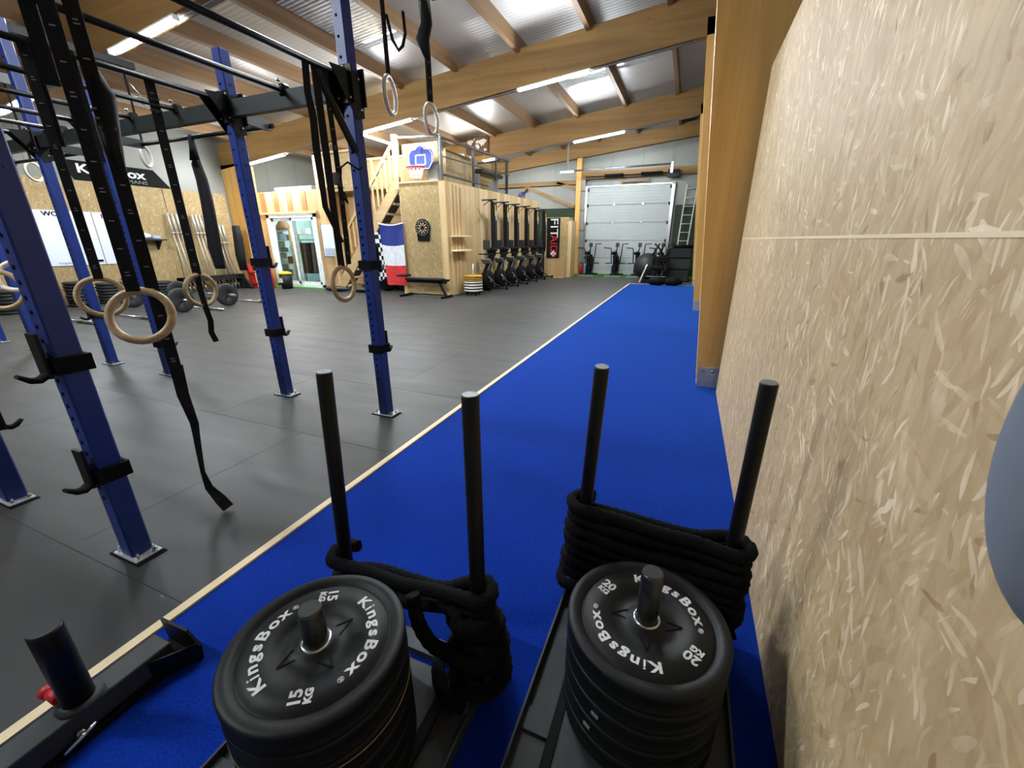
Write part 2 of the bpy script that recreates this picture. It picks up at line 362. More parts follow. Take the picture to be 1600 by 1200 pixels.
def tag(o, label=None, cat=None, group=None, kind=None):
    if label: o['label'] = label
    if cat: o['category'] = cat
    if group: o['group'] = group
    if kind: o['kind'] = kind
    return o
def thing(name, label, cat, loc=(0, 0, 0), group=None):
    o = bpy.data.objects.new(name, None); COL.objects.link(o); o.location = loc; o.empty_display_size = .1
    return tag(o, label, cat, group)
def struct(name, mb, mat, parent=None): return tag(mb.build(name, mat, parent), kind='structure')
def dup(root, loc, label, rotz=0, group=None):
    r = root.copy(); COL.objects.link(r); r.location = loc; r.rotation_euler = (0, 0, rotz); r['label'] = label
    if group: r['group'] = group
    def rec(src, dst):
        for ch in list(src.children):
            c_ = ch.copy(); COL.objects.link(c_); c_.parent = dst; rec(ch, c_)
    rec(root, r); return r
_tc = {}
def text(body, size, mat4, depth=.001, xs=1.0, align='CENTER', bold=0.0):
    """mesh builder with letters; the text lies in the local XY plane, mapped by mat4"""
    key = (body, size, depth, align, bold)
    if key not in _tc:
        cu = bpy.data.curves.new('lettering', 'FONT'); cu.body = body; cu.size = size; cu.align_x = align; cu.align_y = 'CENTER'; cu.extrude = depth; cu.offset = bold; cu.resolution_u = 4
        ob = bpy.data.objects.new('lettering_source', cu); COL.objects.link(ob); dg = bpy.context.evaluated_depsgraph_get()
        me = ob.evaluated_get(dg).to_mesh(); _tc[key] = ([tuple(v.co) for v in me.vertices], [tuple(p.vertices) for p in me.polygons])
        ob.evaluated_get(dg).to_mesh_clear(); bpy.data.objects.remove(ob); bpy.data.curves.remove(cu)
    vs, fs = _tc[key]
    return [mat4 @ Vector((v[0]*xs, v[1], v[2])) for v in vs], fs
def frame(o, x, y):
    """matrix with local x, y axes and origin o"""
    x = Vector(x).normalized(); y = Vector(y).normalized(); z = x.cross(y)
    m_ = Matrix((x, y, z)).transposed().to_4x4(); m_.translation = Vector(o); return m_

# ================================================================== SETTING
def zr(x): return 4.93 + .103*x           # top edge of the rafters
struct('floor', MB().box(-12.2, .8, -5, 16.8, -.15, 0), MT['rubber'])
sm = MB()                                 # joints between the mats
for y in (-.55, .62, 1.86, 2.86, 4.08, 5.3, 6.55, 7.8): sm.box(-12, -1.6, y, y+.0025, 0, .0006)
for k, x in enumerate([-11.2+1.98*i for i in range(5)]):
    for j in range(0, 8): sm.box(x+(j % 2)*.9, x+(j % 2)*.9+.002, -.55+1.22*j, .66+1.22*j, 0, .0006)
struct('trim_1', sm, MT['seam'])
struct('trim_2', MB().box(-1.565, -1.528, -4.5, 13.22, 0, .022).box(-1.528, .18, 13.185, 13.22, 0, .02), MT['pine_y'])
turf = MB().box(-1.526, .372, -4.5, 13.18, 0, .014); tag(turf.build('blue_turf_lane', MT['turf']), 'long blue turf lane edged by a pale wooden strip', 'turf', kind='structure')
struct('ceiling', MB().prism([(-12.3, -5, zr(-12.3)+.17), (1, -5, zr(1)+.17), (1, -5, zr(1)+.25), (-12.3, -5, zr(-12.3)+.25)], (0, 21.9, 0)), MT['roof'])
for i, (x0, x1, y0, y1) in enumerate([(-5.88, -4.72, 5.5, 7.25), (-3.28, -2.12, 9.9, 11.35), (-1.98, -1.2, 9.9, 11.1), (-9.78, -8.62, 9.8, 11.4)]):
    struct('window_%d' % (i+1), MB().prism([(x0, y0, zr(x0)+.155), (x1, y0, zr(x1)+.155), (x1, y0, zr(x1)+.165), (x0, y0, zr(x0)+.165)], (0, y1-y0, 0)), MT['sky'])
struct('wall_back', MB().box(-12.2, 1, -5.1, -5, 0, 5.2), MT['panel'])
struct('wall_left', MB().box(-12.15, -12, -5, 16.7, 0, 3.92), MT['panel'])
struct('wall_left_boards', MB().box(-12, -11.96, -4.5, 8.42, 0, 2.48), MT['osb_far'])
struct('trim_3', MB().box(-11.96, -11.955, 4.0-.003, 4.0+.003, 0, 2.48).box(-11.96, -11.955, 6.88, 6.888, 0, 2.48), MT['seam'])
# near right wall: two rows of OSB sheets with a pale joint at eye height
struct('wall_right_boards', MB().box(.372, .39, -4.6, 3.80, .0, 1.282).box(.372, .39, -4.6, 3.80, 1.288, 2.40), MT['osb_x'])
struct('trim_4', MB().box(.3705, .3725, -4.6, 3.80, 1.281, 1.289), MT['pine_y'])
struct('wall_right', MB().box(.85, 1.0, -5, 16.7, 0, 5.3), MT['panel'])
struct('trim_5', MB().box(.40, .52, -4.6, 3.84, 2.36, 2.47), MT['beam_grey'])
struct('wall_far', MB().box(-12.2, 1, 16.6, 16.75, 0, 5.2), MT['panel'])
struct('wall_far_green', MB().box(-6.2, -4.16, 16.57, 16.6, 0, 2.42).box(-.62, .85, 16.57, 16.6, 0, 2.42).box(-6.24, -6.2, 13.9, 16.6, 0, 2.42), MT['green_wall'])
struct('trim_6', MB().box(-4.6, .2, 15.35, 16.56, 0, .012), MT['green_turf'])
struct('trim_7', MB().box(-11.9, -8.6, 8.72, 8.98, 0, .012), MT['green_turf'])
# portal frames: tapered columns and rafters
def frame_posts(y, first, t=.17):
    for nm, pts in (('column_right', [(.205, 0, .09), (.85, 0, .09), (.85, 0, 4.55), (-.17, 0, 4.55)]), ('column_left', [(-12, 0, 0), (-11.52, 0, 0), (-11.40, 0, 3.2), (-12, 0, 3.2)])):
        if nm == 'column_left' and y < 8: continue
        if nm == 'column_left' and y > 9: continue
        tt = .5 if nm == 'column_left' else t
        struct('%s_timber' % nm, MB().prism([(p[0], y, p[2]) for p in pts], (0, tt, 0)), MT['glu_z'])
    # steel shoe under the right column
    sh = MB().box(.212, .8, y-.006, y+t+.006, .012, .20)
    o = struct('column_shoe_steel', sh, MT['zinc'])
    bl = MB()
    for bx in (.25, .33): bl.lathe([(.0001, -.012), (.011, -.012), (.011, 0), (.014, 0)], 8, (bx, y-.006, .165), 1)
    bl.build('bolt_heads', MT['steel'], o, base=(0, 0, 0))
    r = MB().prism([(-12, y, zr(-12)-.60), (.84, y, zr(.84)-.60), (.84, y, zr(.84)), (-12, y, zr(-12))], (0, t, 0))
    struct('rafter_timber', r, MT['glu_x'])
for y in (3.92, 8.5, 13.15): frame_posts(y, 0)
struct('rafter_timber', MB().prism([(-12, 16.36, zr(-12)-.45), (.84, 16.36, zr(.84)-.45), (.84, 16.36, zr(.84)), (-12, 16.36, zr(-12))], (0, .2, 0)), MT['glu_x'])
struct('rafter_timber', MB().prism([(-12, -.7, zr(-12)-.60), (.84, -.7, zr(.84)-.60), (.84, -.7, zr(.84)), (-12, -.7, zr(-12))], (0, .17, 0)), MT['glu_x'])
for i in range(10):
    x = .1-1.3*i-.85
    struct('purlin_timber', MB().prism([(x-.04, -5, zr(x-.04)-.06), (x+.04, -5, zr(x+.04)-.06), (x+.04, -5, zr(x+.04)+.17), (x-.04, -5, zr(x-.04)+.17)], (0, 21.5, 0)), MT['glu_y'])
# gable framing
struct('gable_post_timber', MB().box(-4.14, -3.96, 16.36, 16.55, 0, 4.08), MT['glu_z'])
struct('gable_beam_timber', MB().box(-3.96, .3, 16.38, 16.55, 3.36, 3.60), MT['glu_x'])
struct('gable_beam_timber', MB().box(-7.5, -4.14, 16.42, 16.55, 3.22, 3.36), MT['glu_x'])
struct('gable_brace_timber', MB().beam((-6.1, 16.45, 3.2), (-4.2, 16.45, 2.45), .08, .1), MT['glu_x'])
struct('gable_brace_timber', MB().beam((-6.1, 16.45, 3.2), (-7.2, 16.45, 2.3), .08, .1), MT['glu_x'])
struct('gable_brace_timber', MB().beam((-4.9, 16.45, 3.3), (-4.1, 16.45, 3.05), .06, .08), MT['glu_x'])

# garage door
g = tag(thing('door_1', None, None), kind='structure')
gp = MB()
for k in range(5): gp.box(-3.72, -.80, 16.50, 16.54, .02+.615*k, .02+.615*k+.605, bev=.006)
for o in [gp.build('door_panels', MT['garage'], g)]: o['kind'] = 'structure'
MB().box(-3.80, -3.72, 16.44, 16.54, 0, 3.1).box(-.80, -.70, 16.44, 16.54, 0, 3.14).box(-3.8, -.7, 16.44, 16.50, 3.09, 3.13).build('door_tracks', MT['steel'], g)
hg = MB()
for z in (.62, 1.24, 1.85, 2.47, 3.0):
    hg.box(-3.74, -3.66, 16.47, 16.50, z-.05, z+.05).box(-.86, -.78, 16.47, 16.50, z-.05, z+.05)
hg.build('hinge_plates', MT['rack_dark'], g)
hb = MB()
for x in (-2.75, -1.75): hb.box(x, x+.06, 16.47, 16.5, 2.46, 2.52).box(x, x+.05, 16.47, 16.5, 1.85, 1.89)
hb.build('door_hinges', MT['steel'], g)
sp = MB()
for x0, x1 in ((-3.1, -2.45), (-1.85, -1.15)):
    pts = [(x0+(x1-x0)*i/300, 16.30+.05*math.cos(i*.9), 3.42+.05*math.sin(i*.9)) for i in range(301)]
    sp.tube(pts, .012, 5, smooth=False)
sp.cyl((-3.8, 16.3, 3.42), (-.7, 16.3, 3.42), .014, 8)
sp.build('torsion_springs', MT['rack_dark'], g)
MB().box(-2.55, -2.48, 16.40, 16.46, 3.13, 3.30).box(-1.65, -1.58, 16.40, 16.46, 3.13, 3.30).box(-2.55, -1.58, 16.41, 16.45, 3.20, 3.25).build('door_bracket', MT['glu_x'], g)
MB().box(-.98, -.62, 16.2, 16.42, 3.28, 3.5).build('door_motor', MT['rack_dark'], g)
MB().box(-3.96, -3.80, 16.40, 16.54, 0, 3.36).build('door_jamb', MT['panel'], g)
lk = MB()
for z in (.3, .95, 1.6, 2.3, 2.95): lk.box(-3.97, -3.78, 16.36, 16.40, z, z+.05)
lk.build('jamb_brackets', MT['cardboard'], g)
# horizontal rail hung under the roof in front of the door
t = thing('hanging_rail', 'long silver rail hung from the roof in front of the garage door', 'rail', (-2.6, 15.5, 3.54))
MB().cyl((-4.36, 15.5, 3.53), (-.80, 15.5, 3.56), .028, 10).build('rail_tube', MT['steel'], t)
MB().cyl((-4.25, 15.5, 3.53), (-4.25, 15.5, zr(-4.25)+.15), .03, 8).build('drop_rod', MT['letter_grey'], t); MB().cyl((-.82, 15.5, 3.56), (-.82, 15.5, zr(-.82)+.15), .008, 8).build('drop_rod', MT['letter_grey'], t)
MB().box(-4.5, -4.0, 15.42, 15.58, 3.46, 3.54).box(-.86, -.78, 15.45, 15.6, 3.30, 3.62).build('end_bracket', MT['steel'], t)

# ------------------------------------------------------------------ LED battens
def batten(x0, x1, y, label, zc=None, along='x', group='LED battens under the rafters'):
    xm = (x0+x1)/2; z = (zr(xm)-.60-.035) if zc is None else zc
    t = thing('led_batten', label, 'light', (xm, y, z), group)
    if along == 'x':
        e0 = (x0, y, z+.103*(x0-xm)); e1 = (x1, y, z+.103*(x1-xm))
    else: e0 = (xm, y-(x1-x0)/2, z); e1 = (xm, y+(x1-x0)/2, z)
    a = Vector(e0); b = Vector(e1); d = (b-a).normalized()
    MB().beam(a+Vector((0, 0, .022)), b+Vector((0, 0, .022)), .06, .02).build('housing', MT['white'], t)
    MB().tube([a+d*.02, b-d*.02], .028, 10, smooth=True).build('diffuser', MT['led_small'] if along == 'y' else MT['led'], t)
    if along == 'y':
        for q in (a+d*.2, b-d*.2): MB().cyl(q+Vector((0, 0, .03)), (q.x, q.y, zr(q.x)+.16), .008, 6).build('hanger_rod', MT['steel'], t)
    e = MB().beam(a-d*.015, a+d*.02, .066, .05); e.beam(b-d*.02, b+d*.015, .066, .05); e.build('end_cap', MT['white'], t)
batten(-7.15, -5.78, 3.94, 'glowing LED batten at the upper left above the rig, nearest the camera')
batten(-10.6, -9.3, 3.94, 'glowing LED batten at the far left edge behind the blue posts')
batten(-3.35, -1.98, 3.94, 'LED batten on the nearest rafter above the turf side')
batten(-4.9, -3.5, -.68, 'LED batten on the rafter behind the camera position', group=None)
batten(-10.96, -9.60, 8.52, 'glowing LED batten on the middle rafter above the glass door')
batten(-7.12, -5.78, 8.52, 'glowing LED batten on the middle rafter above the stair handrail')
batten(-3.36, -2.0, 8.52, 'brightest LED batten on the middle rafter, above the rowing machines')
batten(-3.46, -2.03, 13.17, 'LED batten on the far rafter in front of the garage door')
batten(-7.3, -5.9, 13.17, 'LED batten on the far rafter behind the basketball board')
batten(-8.9, -7.4, 10.2, 'LED batten over the upper floor running away from the camera', 3.85, 'y', 'LED battens over the upper floor')
for y, lb, x0 in ((4.03, 'nearest', -11.3), (8.61, 'middle', -11.3), (13.26, 'far', -8)):
    tag(MB().beam((x0, y, zr(x0)-.60-.006), (-.3, y, zr(-.3)-.606), .05, .012).build('cable_tray', MT['letter_grey']), 'thin pale cable tray under the %s rafter' % lb, 'cable tray')

# ------------------------------------------------------------------ wooden cabin with upper floor
struct('wall_cabin_door', MB().box(-11.5, -11.22, 9.0, 9.06, 0, 1.98).box(-9.37, -8.9, 9.0, 9.06, 0, 2.55).box(-8.96, -8.9, 9.06, 9.6, 0, 2.55).box(-8.9, -5.26, 9.6, 9.66, 0, 2.55), MT['planks_x'])
struct('wall_cabin_stripes', MB().box(-11.5, -9.37, 9.0, 9.06, 1.98, 2.55), MT['planks_x'])
pk = MB()
for x in (-11.25, -10.75, -10.25, -9.72): pk.box(x-.09, x+.09, 8.985, 9.0, 2.04, 2.53)
struct('trim_14', pk, MT['pink'])
struct('trim_8', MB().box(-11.42, -9.30, 8.95, 9.0, 1.97, 2.03), MT['pine_x'])
struct('wall_cabin_side', MB().prism([(-5.20, 8.80, 0), (-4.95, 14.5, 0), (-5.03, 14.5, 0), (-5.26, 8.80, 0)], (0, 0, 2.52)), MT['planks_y'])
struct('ceiling_cabin', MB().box(-11.5, -6.43, 9.06, 13.9, 2.47, 2.545).box(-6.43, -5.22, 8.79, 13.8, 2.47, 2.535), MT['osb_y'])
struct('wall_cabin_front', MB().box(-6.42, -5.36, 8.76, 8.78, .03, 2.52), MT['osb_y'])
struct('trim_9', MB().box(-5.36, -5.20, 8.75, 8.80, 0, 2.52).box(-6.42, -5.36, 8.745, 8.80, 2.52, 2.55).box(-6.44, -6.42, 8.76, 9.6, 0, 2.5), MT['pine_z'])
vb = MB()
for k, (y, wd, h) in enumerate([(8.86, .10, 2.50), (9.02, .09, 2.49), (9.17, .10, 2.47), (9.33, .07, 2.44)]): vb.box(-5.20+.044*(y-8.8), -5.15+.044*(y-8.8), y, y+wd, .02, h)
struct('trim_10', vb, MT['pine_z'])
for z, lb in ((1.37, 'upper'), (1.05, 'lower')):
    t = tag(MB().box(-5.15, -4.96, 8.80, 9.50, z-.025, z+.012, bev=.006).build('wall_shelf', MT['pine_y']), '%s of two small wooden shelves on the plank corner above the plate stack' % lb, 'shelf', 'small shelves on the plank corner')
# upper floor walls
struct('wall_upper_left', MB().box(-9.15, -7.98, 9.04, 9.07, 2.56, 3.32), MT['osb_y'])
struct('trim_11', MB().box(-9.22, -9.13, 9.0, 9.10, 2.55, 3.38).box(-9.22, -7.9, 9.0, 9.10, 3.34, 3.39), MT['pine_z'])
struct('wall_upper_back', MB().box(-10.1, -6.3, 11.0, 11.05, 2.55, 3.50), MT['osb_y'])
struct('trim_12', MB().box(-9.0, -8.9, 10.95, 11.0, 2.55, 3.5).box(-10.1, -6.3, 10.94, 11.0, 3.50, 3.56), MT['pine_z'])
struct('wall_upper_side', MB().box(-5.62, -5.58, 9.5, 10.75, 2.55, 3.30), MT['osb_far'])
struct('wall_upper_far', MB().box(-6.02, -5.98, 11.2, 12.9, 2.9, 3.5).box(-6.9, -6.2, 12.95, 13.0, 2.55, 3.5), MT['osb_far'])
struct('trim_13', MB().box(-5.60, -5.53, 10.75, 10.83, 2.55, 3.34), MT['pine_z'])

struct('stair_shade_sheet', MB().prism([(-8.88, 9.565, 0), (-6.45, 9.565, 0), (-6.45, 9.565, 2.46), (-7.05, 9.565, 2.46), (-8.88, 9.565, .52)], (0, .03, 0)).box(-6.46, -6.44, 8.8, 9.56, 0, 2.45), MT['stair_shade'])  # dark sheet painted as the shade below the stairs, no real wall
# stairs with handrail
st = thing('staircase', 'pale wooden staircase rising right to the upper floor beside the OSB panel', 'stairs', (-7.6, 9.1, 0))
for y in (8.77, 9.50):
    MB().prism([(-8.78, y, 0), (-8.52, y, 0), (-6.42, y, 2.42), (-6.42, y, 2.66), (-6.52, y, 2.66), (-8.78, y, .10)], (0, .045, 0)).build('stringer', MT['pine_x'], st)
for k in range(11):
    f_ = (k+.6)/11.3; MB().box(-8.66+2.15*f_-.02, -8.66+2.15*f_+.20, 8.815, 9.50, 2.5*f_-.03, 2.5*f_).build('tread', MT['pine_y'], st)
rl = MB().beam((-8.62, 8.79, 1.02), (-6.45, 8.79, 3.47), .045, .07); rl.build('handrail', MT['pine_x'], st)
for k in range(15):
    x = -8.52+.143*k; zb = .10+(x+8.78)*1.085+.12; zt = 1.02+(x+8.62)*1.129
    MB().box(x-.018, x+.018, 8.775, 8.81, zb, zt-.02).build('baluster', MT['pine_z'], st)
MB().box(-6.53, -6.42, 8.74, 8.85, 2.4, 3.52).build('newel_post', MT['pine_z'], st)
MB().box(-8.66, -8.58, 8.76, 8.84, 0, 1.06).build('newel_post', MT['pine_z'], st)

# upper railing, grey and brown steel
rg = thing('balcony_railing', 'thin metal railing along the edge of the upper floor', 'railing', (-5.2, 10.5, 2.53))
MB().cyl((-6.415, 8.80, 3.468), (-5.28, 8.80, 3.40), .028, 10).build('front_rail', MT['steel'], rg)
MB().cyl((-5.30, 8.82, 2.54), (-5.30, 8.82, 3.45), .036, 10).build('corner_post', MT['letter_grey'], rg)
MB().beam((-5.28, 8.84, 3.38), (-5.0, 12.0, 3.38), .045, .045).beam((-5.28, 8.84, 3.02), (-5.0, 12.0, 3.02), .02, .02).beam((-5.28, 8.84, 2.66), (-5.1, 10.8, 2.62), .03, .04).build('side_rail', MT['rack_dark'], rg)
for y in (10.15, 12.0): MB().box(-5.27+.06*(y-8.8)-.03, -5.27+.06*(y-8.8)+.03, y-.03, y+.03, 2.54, 3.38).build('rail_post', MT['rack_dark'], rg)
MB().box(-5.08, -5.04, 11.2, 11.24, 2.8, 3.36).build('rail_post', MT['rack_dark'], rg)
MB().beam((-5.0, 12.0, 3.38), (-6.2, 12.0, 3.38), .03, .03).build('end_rail', MT['rack_dark'], rg)

# sliding glass door and the room behind it
d = tag(thing('door_2', None, None), kind='structure')
MB().box(-11.22, -11.12, 8.97, 9.07, .02, 1.97).box(-9.47, -9.37, 8.97, 9.07, .02, 1.97).box(-11.22, -9.37, 8.97, 9.07, 1.88, 1.97).box(-11.22, -9.37, 8.97, 9.07, .0, .09).build('door_frame', MT['pvc'], d)
def leaf(x0, x1, y):
    l = MB().box(x0, x0+.075, y, y+.035, .09, 1.88).box(x1-.075, x1, y, y+.035, .09, 1.88).box(x0, x1, y, y+.035, 1.80, 1.88).box(x0, x1, y, y+.035, .09, .17).build('sliding_leaf', MT['pvc'], d)
    MB().box(x0+.07, x1-.07, y+.012, y+.022, .16, 1.81).build('glass_pane', MT['glass'], l, base=(0, 0, 0))
leaf(-11.12, -10.22, 9.035); leaf(-10.36, -9.47, 8.985)
struct('wall_room', MB().box(-11.5, -8.96, 10.7, 10.75, 0, 2.47).box(-11.5, -11.45, 9.06, 10.7, 0, 2.47).box(-9.0, -8.96, 9.6, 10.7, 0, 2.47), MT['room'])
t = thing('ceiling_light', 'small light in the room behind the glass sliding door', 'light', (-10.3, 9.8, 2.44))
MB().lathe([(.001, 0), (.14, 0), (.16, .02), (.16, .03)], 24, (-10.3, 9.8, 2.43)).build('diffuser', MT['led_small'], t)
t = thing('storage_shelf', 'pale wooden shelf unit behind the left glass door leaf', 'shelf', (-11.1, 9.4, 0))
for x in (-11.40, -10.78):
    for y in (9.30, 9.56): MB().box(x-.025, x+.025, y-.025, y+.025, 0, 1.62).build('upright', MT['pine_z'], t)
for z in (.28, .62, .95, 1.28, 1.55): MB().box(-11.43, -10.75, 9.29, 9.58, z-.012, z+.012).build('shelf_board', MT['pvc'], t)
for k, (x, z, w_, h_, mt_, nm) in enumerate([(-11.28, .62, .12, .14, 'white', 'white'), (-11.05, .62, .1, .2, 'cardboard', 'brown'), (-10.9, .95, .12, .16, 'white', 'white'), (-11.25, .95, .16, .12, 'letter_grey', 'grey'), (-11.2, 1.28, .14, .18, 'bottle', 'blue'), (-10.95, 1.28, .1, .15, 'cardboard', 'brown'), (-10.92, .28, .1, .2, 'white', 'white'), (-11.25, .28, .2, .16, 'letter_grey', 'grey')]):
    tag(MB().box(x-w_/2, x+w_/2, 9.34, 9.5, z+.012, z+.012+h_, bev=.015).build('storage_box', MT[mt_]), '%s %s container on the %s board of the shelf behind the glass' % ('wider' if w_ > .13 else 'narrower', nm, ['lowest', 'second', 'third', 'fourth'][[.28, .62, .95, 1.28].index(z)]), 'box', 'containers on the shelf behind the glass')
tag(MB().lathe([(.0001, 1.562), (.20, 1.562), (.19, 1.68), (.12, 1.80), (.07, 1.84), (.08, 1.88), (.0001, 1.88)], 20, (-11.15, 9.43, 0)).build('paper_bag', MT['cardboard']), 'brown bag on top of the pale shelf unit behind the glass', 'bag')
t = thing('clothes_rail', 'clothes rail with dark garments behind the right glass leaf', 'clothes rail', (-10.4, 9.6, 0))
MB().cyl((-10.78, 9.62, 1.30), (-10.02, 9.62, 1.30), .014, 8).build('rail_tube', MT['steel'], t)
MB().cyl((-10.76, 9.62, 0), (-10.76, 9.62, 1.3), .014, 8).cyl((-10.04, 9.62, 0), (-10.04, 9.62, 1.3), .014, 8).build('stand_leg', MT['steel'], t)
for k, x in enumerate((-10.66, -10.50, -10.34, -10.18)):
    cl = MB().prism([(x-.05, 9.48, 1.22), (x-.05, 9.78, 1.22), (x-.05, 9.82, .35), (x-.05, 9.44, .35)], (.09, 0, 0))
    tag(cl.build('hanging_coat', MT['cloth_brown' if k != 2 else 'rack_dark']), ['leftmost brown', 'second brown', 'near black', 'rightmost brown'][k] + ' garment hanging on the rail behind the glass', 'coat', 'garments on the rail')
tag(MB().box(-10.8, -10.05, 9.5, 9.75, 1.44, 1.47).box(-10.6, -10.4, 9.55, 9.7, 1.47, 1.62).build('wall_shelf', MT['pvc']), 'white shelf with a box above the clothes rail behind the glass', 'shelf')

# ------------------------------------------------------------------ objects in and around the cabin
# upper floor clutter
tag(MB().box(-10.9, -9.5, 9.12, 9.6, 2.552, 2.667, bev=.02).build('storage_crate', MT['letter_grey']), 'pale flat crate lying on the cabin roof above the glass door', 'crate')
t = thing('wall_mirror', 'dark framed panel on the grey wall behind the cabin roof', 'panel', (-10.9, 13.2, 2.9))
MB().box(-11.9, -10.2, 13.5, 13.55, 2.75, 3.15).build('panel_face', MT['panel'], t); MB().box(-11.95, -10.15, 13.49, 13.5, 2.70, 3.2).build('frame', MT['rack_dark'], t)
tag(MB().box(-6.8, -6.35, 9.9, 10.3, 2.545, 2.80, bev=.02).build('black_box', MT['rack_dark']), 'black box on the upper floor behind the corner post', 'box')
tag(MB().box(-5.95, -5.68, 9.25, 9.45, 2.545, 2.95, bev=.02).build('grey_crate', MT['letter_grey']), 'grey box on the upper floor behind the basketball net', 'box')
t = thing('upper_bench', 'dark padded bench on the upper floor at the right end of the railing', 'bench', (-5.5, 11.6, 2.54))
MB().box(-5.75, -5.35, 11.0, 12.4, 2.98, 3.08, bev=.03).build('seat', MT['rack_dark'], t)
for y in (11.1, 12.3): MB().box(-5.6, -5.5, y-.04, y+.04, 2.54, 2.98).build('leg', MT['letter_grey'], t)
# world map panel
t = thing('world_map_panel', 'brown panel with a pale world map in front of the far rafter', 'wall art', (-6.5, 13.1, 4.05))
MB().box(-6.93, -6.15, 13.09, 13.13, 3.78, 4.33).build('panel_board', MT['brown'], t)
def blob(pts, y=13.085): return [(-6.93+.78*u, y, 3.78+.55*v) for u, v in pts]
mp_ = MB()
for pts in ([(.05, .72), (.12, .80), (.30, .82), (.36, .74), (.28, .66), (.26, .58), (.20, .54), (.16, .60), (.08, .64)], [(.26, .50), (.34, .46), (.36, .36), (.30, .18), (.27, .14), (.26, .30), (.22, .42)],
            [(.45, .72), (.52, .80), (.60, .76), (.60, .66), (.50, .62), (.44, .66)], [(.44, .58), (.56, .58), (.62, .46), (.56, .30), (.53, .22), (.49, .32), (.48, .44), (.42, .48)],
            [(.60, .78), (.80, .84), (.94, .76), (.90, .66), (.82, .60), (.80, .50), (.74, .56), (.70, .46), (.66, .56), (.60, .62)], [(.80, .34), (.90, .36), (.93, .26), (.86, .22), (.79, .26)], [(.34, .86), (.42, .88), (.40, .78)]):
    mp_.prism(blob(pts), (0, .005, 0))
mp_.build('map_land', MT['map_white'], t)
tag(MB().box(-6.2, -5.85, 10.93, 10.95, 2.95, 3.45).build('framed_notice', MT['bottle']), 'pale blue notice sheet on the upper floor behind the corner post', 'poster')

# basketball board
t = thing('basketball_hoop', 'small blue basketball board with red rim and white net above the OSB panel', 'basketball hoop', (-5.95, 9.1, 3.0))
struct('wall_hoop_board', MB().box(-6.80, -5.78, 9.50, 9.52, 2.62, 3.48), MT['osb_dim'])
cx, cz, W2, H2, yb = -6.03, 3.06, .33, .22, 9.12
out = [(-W2, -.08), (-W2+.10, -H2), (W2-.10, -H2), (W2, -.08), (W2, .10), (W2-.07, H2-.02), (.12, H2), (.10, H2+.05), (-.10, H2+.05), (-.12, H2), (-W2+.07, H2-.02), (-W2, .10)]
MB().prism([(cx+a, yb, cz+b) for a, b in out], (0, .04, 0)).build('backboard', MT['hoop_blue'], t)
tr = MB(); oo = [(a*.95, b*.93) for a, b in out]
for i in range(len(oo)):
    a, b = oo[i], oo[(i+1) % len(oo)]; tr.beam((cx+a[0], yb-.004, cz+a[1]), (cx+b[0], yb-.004, cz+b[1]), .012, .006, (0, 1, 0))
for a, b in (((-.13, -.12), (.13, -.12)), ((.13, -.12), (.13, .08)), ((.13, .08), (-.13, .08)), ((-.13, .08), (-.13, -.12))):
    tr.beam((cx+a[0], yb-.004, cz+a[1]), (cx+b[0], yb-.004, cz+b[1]), .022, .006, (0, 1, 0))
tr.build('white_outline', MT['letter'], t)
MB().box(cx-.06, cx+.06, yb-.03, yb+.02, cz-.20, cz-.15).box(cx-.05, cx+.05, yb-.01, yb+.06, cz+.10, cz+.27).build('bracket', MT['hoop_blue'], t)
rc = (cx-.02, yb-.20, cz-.20)
MB().tube([(rc[0]+.20*math.cos(2*PI*i/28), rc[1]+.17*math.sin(2*PI*i/28), rc[2]) for i in range(28)], .018, 8, closed=True).build('rim', MT['red'], t)
nt = MB()
for i in range(12):
    for sgn in (-1, 1):
        pts = []
        for k in range(5):
            a = 2*PI*(i/12)+sgn*k*.26; r_ = .20-.02*k; pts.append((rc[0]+r_*math.cos(a), rc[1]+r_*.85*math.sin(a), rc[2]-.055*k))
        nt.tube(pts, .006, 4, smooth=False)
nt.build('net', MT['letter'], t)

# flags
def cloth(x0, x1, z0, z1, y, amp, mats, parent, names, nu=30, nv=36, seed=0, drop=.05):
    bands = len(mats)
    for b_ in range(bands):
        mb = MB(); vs = []
        for j in range(nv//bands+1):
            v = b_/bands + j/(nv//bands)/bands
            for i in range(nu+1):
                u = i/nu; x = x0+(x1-x0)*u+.10*v*(1-u); z = z1+(z0-z1)*v-drop*4*u*(1-u)*(1-v)
                vs.append((x, y+amp*math.sin(u*11+v*2.2+seed)*(.25+v)-.02*v, z))
        fs = [(j*(nu+1)+i, j*(nu+1)+i+1, (j+1)*(nu+1)+i+1, (j+1)*(nu+1)+i) for j in range(nv//bands) for i in range(nu)]
        mb.add(vs, fs, True); mb.add([(p[0], p[1]+.006, p[2]) for p in vs], [f[::-1] for f in fs], True)
        mb.build(names[b_], mats[b_], parent)
t = thing('french_flag', 'blue, white and red flag hanging below the stairs beside the OSB panel', 'flag', (-6.7, 8.68, 1.64))
cloth(-7.07, -6.36, .22, 1.66, 8.68, .022, [MT['flag_blue'], MT['flag_white'], MT['flag_red']], t, ['blue_band', 'white_band', 'red_band'])
MB().tube([(-7.07+.71*i/12, 8.68, 1.67-.2*(i/12)*(1-i/12)) for i in range(13)], .016, 6).build('top_hem', MT['letter'], t)
fl = MB(); vs = []; uvs = []
for j in range(25):
    for i in range(17):
        u, v = i/16, j/24; vs.append((-7.72+.76*u+.10*v*(1-u), 8.74+.05*math.sin(u*9+v*3), 1.55-.25*(1-u)-1.15*v)); uvs.append((u*.8, v*1.4))
fs = [(j*17+i, j*17+i+1, (j+1)*17+i+1, (j+1)*17+i) for j in range(24) for i in range(16)]
